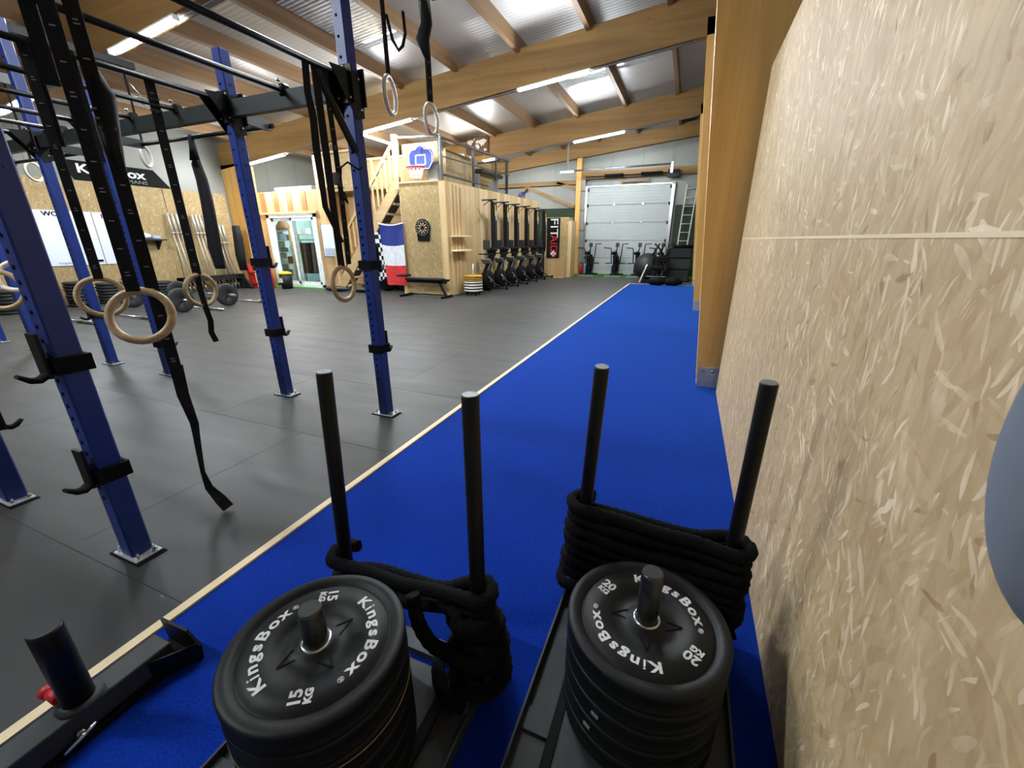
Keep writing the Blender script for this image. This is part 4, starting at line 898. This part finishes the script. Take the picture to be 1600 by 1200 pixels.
# cantilever arms carrying the gymnastic rings
for (x, y0, y1) in ((-2.03, 2.40, 3.42), (-5.74, 2.40, 3.34)):
    MB().beam((x, y0, 3.04), (x, y1, 3.04), .05, .06).build('ring_arm', MT['beam_grey'], rig)
    MB().beam((x, y0, 2.80), (x, y0+.3, 3.0), .03, .04).build('arm_brace', MT['black'], rig)
MB().beam((-8.4, 2.38, 2.48), (-7.36, 2.38, 2.48), .05, .08).build('top_beam', MT['beam_grey'], rig)
MB().beam((-7.5, 2.4, 3.04), (-7.5, 3.05, 3.04), .06, .10).beam((-7.34, 2.38, 2.4), (-7.5, 2.42, 3.04), .06, .06).build('ring_arm', MT['beam_grey'], rig)

# J-cups clamped to the posts
def jcup(x, y, z, s, label):
    t = thing('j_cup', label, 'barbell hook', (x, y, z), 'black barbell hooks clamped on the rig posts')
    q = PW+.004
    MB().box(x-q-.012, x+q+.012, y-q-.010, y-q, z-.03, z+.03).box(x-q-.012, x+q+.012, y+q, y+q+.010, z-.03, z+.03).box(x-q-.012, x-q, y-q, y+q, z-.03, z+.03).box(x+q, x+q+.012, y-q, y+q, z-.03, z+.03).build('clamp_band', MT['black_matte'], t)
    ys_ = y+s*(q+.014)
    MB().box(x-.03, x+.03, min(ys_, ys_+s*.012), max(ys_, ys_+s*.012), z-.04, z+.12).build('back_plate', MT['black'], t)
    MB().tube([(x, ys_+s*.008, z-.03), (x, ys_+s*.03, z-.042), (x, ys_+s*.05, z-.038), (x, ys_+s*.078, z-.014)], [.020, .020, .018, .012], 10, flat=(1.4, .6)).build('hook_tongue', MT['black_matte'], t)
    return t
jcup(-2.06, .72, .86, -1, 'upper black hook on the big near blue post at the left')
jcup(-2.06, .72, .41, -1, 'lower black hook on the big near blue post at the left')
jcup(-2.03, 2.36, 1.12, 1, 'upper black hook on the blue post nearest the turf')
jcup(-2.03, 2.36, .53, 1, 'lower black hook on the blue post nearest the turf')
jcup(-3.12, 2.38, 1.12, 1, 'upper black hook on the blue post in front of the glass door')
jcup(-3.12, 2.38, .56, 1, 'lower black hook on the blue post in front of the glass door')
jcup(-4.72, 2.36, .32, 1, 'low black hook on the blue post behind the big wooden ring')
jcup(-5.74, 2.36, .55, -1, 'black hook on the leftmost rear blue post near the small left ring')
jcup(-3.12, .71, .42, 1, 'black hook on the blue post cut off by the left picture edge')

# ------------------------------------------------------------------ rings, straps, bands
def ring(name, c, nrm, label, mat, r=.1035, rr=.0145, tilt=0):
    """gymnastic ring around centre c; nrm = axis the hole looks along"""
    nv = Vector(nrm).normalized(); u = nv.cross(Vector((0, 0, 1))).normalized(); v = u.cross(nv)
    t = tag(MB().tube([Vector(c)+u*r*math.cos(2*PI*i/44)+v*r*math.sin(2*PI*i/44) for i in range(44)], rr, 14, closed=True, up=None).build('gymnastic_ring', mat, loc=c), label, 'gymnastic ring', 'gymnastic rings hanging on straps')
    return t
def hang(x, y, z_top, z_bot, label, width=.045, face=(.85, -.5, 0), loop=True, marks=True, tail=None, sway=0):
    t = thing('ring_strap', label, 'strap', (x, y, z_bot), 'black webbing straps hanging in the rig')
    n_ = 14; f = Vector(face).normalized(); sd = Vector((0, 0, 1)).cross(f)
    path = [Vector((x, y, z_top+(z_bot-z_top)*i/n_)) + sd*sway*math.sin(PI*i/n_) for i in range(n_+1)]
    MB().strap([p+f*.008 for p in path], width, face).build('front_webbing', MT['strap'], t)
    if loop: MB().strap([p-f*.012 for p in path], width, face).build('rear_webbing', MT['strap'], t)
    if marks:
        mk = MB(); k = 0; L = z_top-z_bot
        while k*.10 < L-.1:
            zz = z_bot+.06+k*.10; i_ = (z_top-zz)/L; c = Vector((x, y, zz)) + sd*sway*math.sin(PI*i_) + f*.0105
            mk.strap([c+sd*width*.02+Vector((0, 0, 0)), c+sd*width*.02+Vector((0, 0, .004))], width*.38, face, .0015)
            if k % 3 == 0: mk.strap([c+Vector((0, 0, .012)), c+Vector((0, 0, .016))], width*.3, face, .0015)
            k += 1
        mk.build('length_marks', MT['strap_mark'], t)
    return t
def buckle(t, c, face=(.85, -.5, 0), s=1.0):
    f = Vector(face).normalized(); sd = Vector((0, 0, 1)).cross(f); c = Vector(c)
    b = MB()
    for sg in (-1, 1): b.beam(c+sd*sg*.028*s+Vector((0, 0, -.03*s))+f*.014, c+sd*sg*.028*s+Vector((0, 0, .03*s))+f*.014, .006, .012)
    for dz in (-.03, 0, .03): b.beam(c-sd*.03*s+Vector((0, 0, dz*s))+f*.016, c+sd*.03*s+Vector((0, 0, dz*s))+f*.016, .006, .008)
    b.build('cam_buckle', MT['hub'], t)
# big near ring
hang(-2.04, .974, 2.19, 1.09, 'widest black strap at the upper left holding the large wooden ring', .042, (.8, -.6, 0))
ring('ring', (-2.04, .976, .992), (.55, -.58, .34), 'large wooden ring nearest the camera at the left', MT['ring_wood'], rr=.0155)
hang(-3.12, 1.345, 2.20, 1.075, 'black strap holding the wooden ring left of the nearest ring', .042)
ring('ring', (-3.12, 1.333, .975), (.80, -.45, .10), 'wooden ring partly hidden behind the nearest ring at the left', MT['ring_wood'])
hang(-2.56, 1.23, 2.20, 1.03, 'narrow strap with red edge hanging between the two left wooden rings', .03)
tt = hang(-2.04, 1.044, 2.20, .72, 'long black strap falling to the floor past the nearest wooden ring', .045, (.8, -.6, 0), loop=False)
buckle(tt, (-2.04, 1.05, 1.70))
MB().tube([(-2.05, 1.055, 1.86), (-2.035, 1.06, 1.78), (-2.05, 1.05, 1.62), (-2.04, 1.05, 1.50)], [.018, .034, .030, .012], 10).build('folded_webbing', MT['strap'], tt)
MB().strap([(-2.04, 1.047, .76), (-2.045, 1.045, .62), (-2.03, 1.05, .48), (-2.04, 1.042, .34), (-2.055, 1.04, .22), (-2.05, 1.045, .13), (-2.01, 1.06, .06), (-1.985, 1.07, .012)], [.05, .045, .035, .03, .02, .035, .05, .05],
           lambda i: ((.8, -.6, 0), (.9, -.3, 0), (.6, -.8, 0), (.95, .2, 0), (.5, -.85, 0), (.7, -.7, 0), (.8, -.5, .2), (.8, -.5, .3))[i]).build('loose_tail', MT['strap'], tt)
tt = hang(-3.12, 1.88, 2.19, 1.06, 'black strap with grey buckle holding the ring beside the long band bundle', .05)
buckle(tt, (-3.12, 1.88, 2.06))
ring('ring', (-3.12, 1.88, .955), (1, .05, .0), 'wooden ring in front of the loaded barbells', MT['ring_wood'])
MB().strap([(-3.115, 1.875, 1.08), (-3.11, 1.87, .95), (-3.10, 1.87, .84), (-3.09, 1.875, .74), (-3.105, 1.87, .66), (-3.09, 1.88, .59)], .035, (.85, -.5, 0)).build('loose_tail', MT['strap'], tt)
# at the post nearest the turf
tt = hang(-2.035, 2.10, 2.20, 1.125, 'black strap holding the wooden ring left of the nearest slim blue post', .038, (.8, -.6, 0), marks=False)
ring('ring', (-2.035, 2.10, 1.015), (1, .10, .02), 'wooden ring hanging just left of the blue post nearest the turf', MT['ring_wood'])
tt = hang(-2.035, 2.165, 2.20, 1.135, 'second black strap beside the ring strap at the post nearest the turf', .03, (.8, -.6, 0), loop=False, sway=.008)
MB().box(-2.06, -2.02, 2.15, 2.18, 1.60, 1.67, bev=.006).build('cam_buckle', MT['hub'], tt)
tt = thing('resistance_band', 'loose black band hanging left of the ring strap at the turf-side post', 'resistance band', (-2.04, 2.04, 1.25), 'black webbing straps hanging in the rig')
MB().strap([(-2.04, 2.045, 2.22), (-2.05, 2.04, 2.05), (-2.045, 2.05, 1.93), (-2.05, 2.045, 1.78), (-2.04, 2.04, 1.62), (-2.05, 2.05, 1.47), (-2.03, 2.08, 1.36), (-2.01, 2.115, 1.27)], [.036, .036, .04, .04, .036, .032, .026, .014], (.8, -.6, 0)).build('webbing', MT['strap'], tt)
tag(MB().tube([(-2.02, 2.17, 1.62), (-2.02, 2.19, 1.70), (-2.01, 2.24, 1.735), (-1.99, 2.31, 1.70), (-1.975, 2.33, 1.72)], .006, 8).tube([(-2.03, 2.16, 1.60), (-2.03, 2.19, 1.53), (-2.03, 2.22, 1.50), (-2.03, 2.20, 1.56), (-2.03, 2.16, 1.58)], .006, 8).build('elastic_cord', MT['strap']), 'thin black cord looped from the buckle to the blue post nearest the turf', 'cord')
# rings on the cantilever arm
tt = hang(-1.94, 2.63, 3.0, 2.285, 'thin double strap holding the pale ring nearer the blue post top', .022, (.8, -.6, 0), marks=False)
MB().strap([(-1.94, 2.66, 2.62), (-1.935, 2.70, 2.50), (-1.93, 2.75, 2.46), (-1.93, 2.80, 2.50), (-1.93, 2.84, 2.58), (-1.93, 2.83, 2.70)], .02, (.8, -.6, 0)).build('loose_tail', MT['strap'], tt)
ring('ring', (-1.94, 2.63, 2.177), (1, .32, 0), 'pale ring hanging highest above the middle of the picture', MT['ring_pale'], rr=.014)
tt = hang(-2.031, 3.265, 3.0, 2.305, 'dark strap with knotted bundle holding the pale ring over the stair railing', .040, (.8, -.6, 0))
MB().tube([(-2.03, 3.25, 3.0), (-2.02, 3.25, 2.80), (-2.05, 3.24, 2.70), (-2.03, 3.25, 2.60)], [.04, .045, .05, .02], 10, rf=lambda r_, a, s_: r_*(1+.12*math.sin(3*a+40*s_))).build('folded_webbing', MT['strap'], tt)
ring('ring', (-2.031, 3.265, 2.192), (1, .08, 0), 'pale ring hanging over the top of the stair railing', MT['ring_pale'], rr=.014)
tt = hang(-5.72, 3.22, 3.0, 2.28, 'thin strap with silver buckle holding the small pale ring before the grey wall', .02, (.85, -.5, 0), marks=False); buckle(tt, (-5.72, 3.22, 2.86), s=.8)
MB().tube([(-5.71, 3.24, 2.86), (-5.70, 3.30, 2.78), (-5.70, 3.36, 2.72), (-5.70, 3.34, 2.66), (-5.70, 3.30, 2.70), (-5.70, 3.28, 2.76)], .006, 8).build('carabiner', MT['steel'], tt)
ring('ring', (-5.72, 3.22, 2.171), (.80, .60, 0), 'small pale ring hanging before the grey wall beside the sign', MT['ring_pale'])
hang(-7.53, 2.97, 3.0, 2.195, 'thin strap holding the small pale ring at the far left', .02, (.85, -.5, 0), marks=False)
ring('ring', (-7.536, 2.964, 2.087), (.9, .45, 0), 'small pale ring at the far left above the whiteboard', MT['ring_pale'])
hang(-3.65, 1.11, 2.19, 1.12, 'black strap of the pale ring cut by the left picture edge', .045)
ring('ring', (-3.65, 1.11, 1.015), (.70, -.65, .15), 'wooden ring cut off by the left picture edge', MT['ring_wood'])
ring('ring', (-3.66, 1.22, 1.09), (.55, -.5, .6), 'second ring at the left picture edge lying against the first', MT['ring_pale'])
hang(-3.66, 1.25, 2.19, 1.18, 'darker strap behind the left picture edge ring strap', .045)
# the band bundle on the outer bar
tt = thing('band_bundle', 'thick black bundle of bands hanging from the outer pull-up bar', 'resistance bands', (-4.13, 2.72, 1.0))
MB().tube([(-4.13, 2.72, 2.15), (-4.14, 2.72, 2.05), (-4.15, 2.72, 1.95)], [.022, .028, .04], 12).build('upper_loop', MT['strap'], tt)
MB().tube([(-4.15, 2.72, 1.96), (-4.145, 2.72, 1.93), (-4.12, 2.72, 1.80), (-4.11, 2.715, 1.62), (-4.12, 2.71, 1.40), (-4.125, 2.70, 1.22), (-4.11, 2.70, 1.06), (-4.11, 2.70, 1.03)], [.03, .055, .060, .066, .076, .080, .062, .056], 14, flat=(.55, 1), rf=lambda r_, a, s_: r_*(1+.06*math.sin(6*a+9*s_))).build('hanging_bands', MT['strap'], tt)
# extra straps crowding the upper left corner
for k, (x, y, zb, wd, lb) in enumerate([(-2.56, 1.16, 1.9, .05, 'short black strap wound on the bar above the left rings'), (-3.12, 1.36, 1.75, .05, 'short black strap on the bar behind the left rings'), (-3.12, 1.52, 1.70, .045, 'short black strap on the bar next to the rear post')]):
    hang(x, y, 2.22, zb, lb, wd, marks=False)
# ================================================================== SLEDS
def tilted(mb_fn): return mb_fn
def sled(name, xl, xr, yb, yf, label, poles):
    t = thing(name, label, 'sled', ((xl+xr)/2, yb, .014), 'weight sleds on the blue turf')
    xm = (xl+xr)/2
    for s_, x in ((1, xl), (-1, xr)):
        # angle rail: thin upright lip and a flat foot
        a, b = sorted((x, x+s_*.006)); MB().box(a, b, yf, yb, .016, .060).build('rail_lip', MT['sled'], t)
        a, b = sorted((x+s_*.006, x+s_*.085)); MB().box(a, b, yf, yb, .026, .034).build('rail_foot', MT['sled'], t)
        a, b = sorted((x+s_*.085, x+s_*.110)); MB().box(a, b, yf, yb, .020, .046).build('rail_groove', MT['black_matte'], t)
        a, b = sorted((x+.008*s_, x+s_*.10)); MB().prism([(a, yb, .020), (b, yb, .020), (b, yb+.06, .07), (a, yb+.06, .07)], (0, .006, 0)).build('ski_tip', MT['black'], t)
    MB().box(xl+.112, xr-.112, yf, yb-.12, .036, .048, bev=.004).build('deck_plate', MT['sled'], t)
    for y in (yb-.06, yb-.55, yb-1.0):
        if y > yf: MB().box(xl+.006, xr-.006, y-.03, y+.03, .016, .042).build('cross_member', MT['sled'], t)
    for (a, b) in poles:
        a = Vector(a); b = Vector(b); d = (a-b).normalized()
        pl_ = MB().tube([b, b+d*.05, a-d*.004, a], [.0215, .0215, .0215, .0195], 24).build('push_pole', MT['black'], t)
        MB().cyl(a-d*.001, a+d*.0015, .0192, 24).build('pole_cap', MT['pole_end'], pl_, base=(0, 0, 0) if False else parent_world(t))
        MB().cyl(b, b+d*.09, .028, 20).build('pole_socket', MT['black'], t)
    return t
s1 = sled('weight_sled', -.954, -.398, .86, -.55, 'left black weight sled carrying the 15 KG plates', [((-.885, .797, .94), (-.930, .79, .03)), ((-.43, .79, .94), (-.43, .79, .03))])
s2 = sled('weight_sled', -.272, .262, 1.27, -.35, 'right black weight sled carrying the 20 KG plates beside the OSB wall', [((-.187, 1.128, .94), (-.240, 1.21, .03)), ((.228, 1.145, .94), (.240, 1.21, .03))])
MB().box(-.404, -.396, .855, .868, .05, .062).build('corner_spot', MT['zinc'], s1)  # small pale block at the sled corner
for t_, x, y, zt in ((s1, -.687, .475, .503), (s2, .016, .867, .511)):
    MB().tube([(x, y, .046), (x, y, zt-.006), (x, y, zt)], [.0265, .0265, .0235], 28).build('weight_pin', MT['hub'], t_)
    MB().cyl((x, y, zt), (x, y, zt+.0012), .0232, 28).build('pin_cap', MT['sled'], t_)

def arc_text(body, R, ang, size, z, c, mb, xs=1.2, widths=None, inward=False):
    """letters set clockwise around c, their heads outwards, middle of the word at angle ang"""
    wl = {'i': .50, 'I': .4, 'K': 1.04, 'B': 1.04, 'x': .90, 'o': .92, 'g': .88, 's': .80, 'n': .88, '1': .62, ' ': .5, '®': .5}
    tot = sum(wl.get(ch, .86) for ch in body)*size*xs; pos = -tot/2
    for ch in body:
        w_ = wl.get(ch, .86)*size*xs; mid = pos+w_/2; pos += w_; a = ang - mid/R
        v_, f_ = text(ch, size*1.02, frame((c[0]+R*math.cos(a), c[1]+R*math.sin(a), z), (math.sin(a), -math.cos(a), 0), (math.cos(a), math.sin(a), 0)), .0006, xs*1.42, bold=.0002 if ch == 'i' else .0010)
        mb.add(v_, f_)
def flat_plate(c, zt, th, name, label, group, rot=None, num=None, tan=False):
    x, y = c; t = thing(name, label, 'weight plate', (x, y, zt-th), group)
    prof = [(.0265, zt-th+.004), (.0265, zt-.002), (.040, zt-.002), (.044, zt-.009), (.088, zt-.009), (.093, zt-.003), (.157, zt-.003), (.161, zt-.010), (.166, zt-.010), (.170, zt), (.188, zt), (.1955, zt-.0012), (.1990, zt-.0040), (.200, zt-.0075), (.200, zt-.018), (.1965, zt-.024), (.1965, zt-th+.010), (.1995, zt-th+.006), (.196, zt-th+.001), (.186, zt-th), (.0265, zt-th), (.0265, zt-th+.004)]
    MB().lathe(prof, 96, (x, y, 0)).build('rubber_disc', MT['rubber_plate'], t)
    if tan: MB().lathe([(.1995, zt-.020), (.2008, zt-.020), (.2008, zt-.0165), (.1995, zt-.0165)], 96, (x, y, 0)).build('tan_edge_line', MT['tan_line'], t)
    if rot is None: return t
    MB().lathe([(.0268, zt-.002), (.0268, zt+.0015), (.0325, zt+.0015), (.034, zt-.0025)], 48, (x, y, 0)).build('steel_insert', MT['steel'], t)
    for k in (0, PI):
        lt = MB(); arc_text('KingsBox', .129, rot+k, .036, zt-.0024, c, lt, .90)
        a = rot+k-.98; R = .128
        v_, f_ = text('®', .016, frame((x+R*math.cos(a), y+R*math.sin(a), zt-.0024), (math.sin(a), -math.cos(a), 0), (math.cos(a), math.sin(a), 0)), .0005, 1.2); lt.add(v_, f_); lt.build('white_word', MT['letter'], t); lt = MB()
        a = rot+k+PI/2; up_ = Vector((math.sin(a), -math.cos(a), 0)); o_ = Vector((x+.128*math.cos(a), y+.128*math.sin(a), zt-.0024))
        for wd, sz_, off in ((num, .034, .011), ('KG', .021, -.014)):
            v_, f_ = text(wd, sz_, frame(o_+up_*off, (-math.cos(a), -math.sin(a), 0), up_), .0006, 1.1, bold=.0010); lt.add(v_, f_)
        lt.build('white_weight_mark', MT['letter'], t)
    for k in range(4):
        em = MB(); a = rot+.5+k*PI/2; pt = lambda r_, aa: (x+r_*math.cos(aa), y+r_*math.sin(aa), zt-.0082)
        for (r1, a1, r2, a2) in ((.050, a-.30, .086, a+.10), (.086, a+.10, .052, a+.28)): em.beam(pt(r1, a1), pt(r2, a2), .0028, .0022)
        em.build('embossed_arrow', MT['black_matte'], t)
    return t
G1, G2 = 'plates stacked on the left sled', 'plates stacked on the right sled'
th = .060; c1 = (-.687, .475)
names1 = ['bottom', 'second lowest', 'third lowest', 'third highest, tan-lined', 'second highest', 'top']
for k in range(6):
    zt = .409-.0605*(5-k)
    flat_plate((c1[0]+(0 if k == 5 else rnd.uniform(-.0, .0)), c1[1]), zt, th, 'bumper_plate', ('top 15 KG plate with white lettering on the left sled' if k == 5 else names1[k]+' black plate in the stack on the left sled'), G1, rot=math.radians(34) if k == 5 else None, num='15', tan=(k == 3))
th = .0625; c2 = (.016, .867)
for k in range(5):
    zt = .364-.063*(4-k)
    o = flat_plate(c2, zt, th, 'bumper_plate', ('top 20 KG plate with white lettering on the right sled' if k == 4 else ['bottom', 'second lowest', 'middle', 'second highest'][k]+' black plate in the stack on the right sled'), G2, rot=math.radians(61.5) if k == 4 else None, num='20')
    if k in (1, 2):
        a = math.radians(232+6*k)
        MB().box(-.010, .010, -.0015, .0015, -.004, .004, mat=Matrix.Translation((c2[0]+.2005*math.cos(a), c2[1]+.2005*math.sin(a), zt-.03)) @ Matrix.Rotation(a+PI/2, 4, 'Z')).build('edge_print', MT['strap_mark'], o)

# battle ropes wound round the push poles
def rope_mesh(path, r=.0185):
    # resample evenly, then twist three strands into the surface
    P = [Vector(p) for p in path]; Q = []
    def cr(p0, p1, p2, p3, t): return .5*((2*p1)+(-p0+p2)*t+(2*p0-5*p1+4*p2-p3)*t*t+(-p0+3*p1-3*p2+p3)*t**3)
    for i in range(len(P)-1):
        a, b = P[i], P[i+1]; n_ = max(2, int((b-a).length/.010))
        for k in range(n_): Q.append(cr(P[max(i-1, 0)], a, b, P[min(i+2, len(P)-1)], k/n_))
    Q.append(P[-1])
    return MB().tube(Q, r, 12, rf=lambda rr, a, s_: rr*(.9+.26*abs(math.sin(1.5*(a-s_*75)))))
def loops(pa, pb, n_, za, zb, dz, sag, seed=0, out=.045):
    """pa, pb: functions z -> (x, y) of the two poles"""
    rg_ = random.Random(seed); path = []
    for k in range(n_):
        a = pa(za-dz[0]*k); b = pb(zb-dz[1]*k); A = za-dz[0]*k; B = zb-dz[1]*k; sg = sag*rg_.uniform(.5, 1.3); ja = rg_.uniform(-.006, .006)
        ux = Vector((b[0]-a[0], b[1]-a[1], 0)).normalized(); uy = Vector((-ux.y, ux.x, 0)); a3 = Vector((a[0], a[1], A)); b3 = Vector((b[0], b[1], B))
        for ang in (60, 120, 180, 240, 300):
            th_ = math.radians(ang); path.append(a3 + (ux*math.cos(th_) + uy*math.sin(th_))*(out+ja) - Vector((0, 0, dz[0]*.25*(ang/360))))
        for f_ in (.25, .5, .75): p = a3.lerp(b3, f_); path.append(p - uy*(out*.45+rg_.uniform(0, .02)) - Vector((0, 0, sg*4*f_*(1-f_)+.006)))
        for ang in (-120, -60, 0, 60, 120):
            th_ = math.radians(ang); path.append(b3 + (ux*math.cos(th_) + uy*math.sin(th_))*(out+ja) - Vector((0, 0, dz[1]*.4)))
        for f_ in (.75, .5, .25): p = a3.lerp(b3, f_); path.append(p + uy*(out*.40) - Vector((0, 0, sg*3*f_*(1-f_)+dz[0]*.5)))
    return path
lin = lambda top, bot: (lambda z: (bot[0]+(top[0]-bot[0])*(z-bot[2])/(top[2]-bot[2]), bot[1]+(top[1]-bot[1])*(z-bot[2])/(top[2]-bot[2])))
P1 = lin((-.885, .797, .94), (-.930, .79, .03)); P2 = lin((-.43, .79, .94), (-.43, .79, .03))
P3 = lin((-.187, 1.128, .94), (-.240, 1.21, .03)); P4 = lin((.228, 1.145, .94), (.240, 1.21, .03))
pth = loops(P3, P4, 7, .455, .425, (.047, .045), .02, 3)
tag(rope_mesh(pth).build('battle_rope', MT['rope']), 'thick black rope wound many times round both poles of the right sled', 'rope')
tag(rope_mesh([(-.19, 1.27, .11), (-.25, 1.262, .10), (-.292, 1.235, .095), (-.288, 1.18, .09), (-.24, 1.160, .09), (-.19, 1.172, .09), (-.10, 1.20, .075), (.0, 1.18, .07), (.10, 1.17, .07), (.2, 1.15, .07), (.285, 1.18, .08)]).build('rope_end', MT['rope']), 'single black rope turn low on the left pole of the right sled', 'rope')
pth = loops(P1, P2, 2, .325, .365, (.085, .04), .02, 5, .038)
for k in range(5):
    z = .29-.045*k; q = P2(z)
    for ang in range(-150, 210, 45):
        th_ = math.radians(ang); rr = .055+.012*math.sin(k*2+ang); pth.append((q[0]-.01+rr*math.cos(th_)*1.15, q[1]+rr*math.sin(th_), z-.045*(ang+150)/360))
tag(rope_mesh(pth).build('battle_rope', MT['rope']), 'thick black rope slung between both left sled poles and coiled on one', 'rope')
pth = [(-.60, .72, .34), (-.575, .70, .27), (-.53, .69, .22), (-.48, .695, .20), (-.43, .69, .19), (-.375, .73, .17), (-.36, .80, .15), (-.40, .87, .13), (-.47, .87, .11), (-.50, .80, .10), (-.46, .70, .09), (-.38, .70, .085), (-.345, .78, .08), (-.40, .86, .075), (-.50, .85, .07), (-.55, .76, .075), (-.50, .68, .07), (-.42, .66, .065)]
tag(rope_mesh(pth).build('battle_rope', MT['rope']), 'loose black rope end piled beside the left plate stack on the left sled', 'rope')

# third sled at the lower left, only its near rail shows
t = thing('weight_sled', 'third sled at the lower left showing one rail and a short pole', 'sled', (-1.385, .2, .014), 'weight sleds on the blue turf')
MB().box(-1.425, -1.345, -.5, .465, .03, .10, bev=.003).build('box_rail', MT['sled'], t)
MB().box(-1.445, -1.325, -.5, .50, .014, .030).build('skid', MT['black_matte'], t)
MB().prism([(-1.458, .500, .108), (-1.325, .500, .115), (-1.272, .500, .075), (-1.285, .500, .014), (-1.440, .500, .014)], (0, .008, 0)).prism([(-1.345, .40, .014), (-1.345, .40, .09), (-1.288, .50, .08), (-1.285, .50, .014)], (.004, 0, 0)).build('end_plate', MT['black'], t)
MB().tube([(-1.385, .265, .10), (-1.385, .265, .355), (-1.385, .265, .36)], [.034, .034, .031], 28).build('short_pole', MT['black'], t)
MB().cyl((-1.385, .265, .36), (-1.385, .265, .3615), .0305, 28).build('pole_cap', MT['beam_grey'], t)
MB().lathe([(.034, .101), (.048, .101), (.050, .105), (.034, .112)], 32, (-1.385, .265, 0)).build('pole_collar', MT['sled'], t)
MB().cyl((-1.46, .236, .125), (-1.41, .236, .125), .012, 12).ball((-1.465, .236, .125), .018, .018, .018, 12, 8).build('red_knob', MT['red'], t)
MB().cyl((-1.346, .231, .050), (-1.325, .231, .050), .010, 8).tube([(-1.325, .26, .055), (-1.320, .235, .050), (-1.318, .19, .040)], .006, 8).build('bolt', MT['steel'], t)

# rounded stand-in for an unidentified grey object cut by the right picture edge
gp_ = MB(); c = Vector((.372, .462, 1.115))
gp_.ball(c, .08, .105, .20, 40, 28)
gp_.v = [(min(p[0], .3715), p[1], p[2]) for p in gp_.v]
tag(gp_.build('grey_blur_standin', MT['grey_standin'], loc=c), 'smooth grey rounded stand-in for an unidentified object cut off by the right picture edge', 'pad')
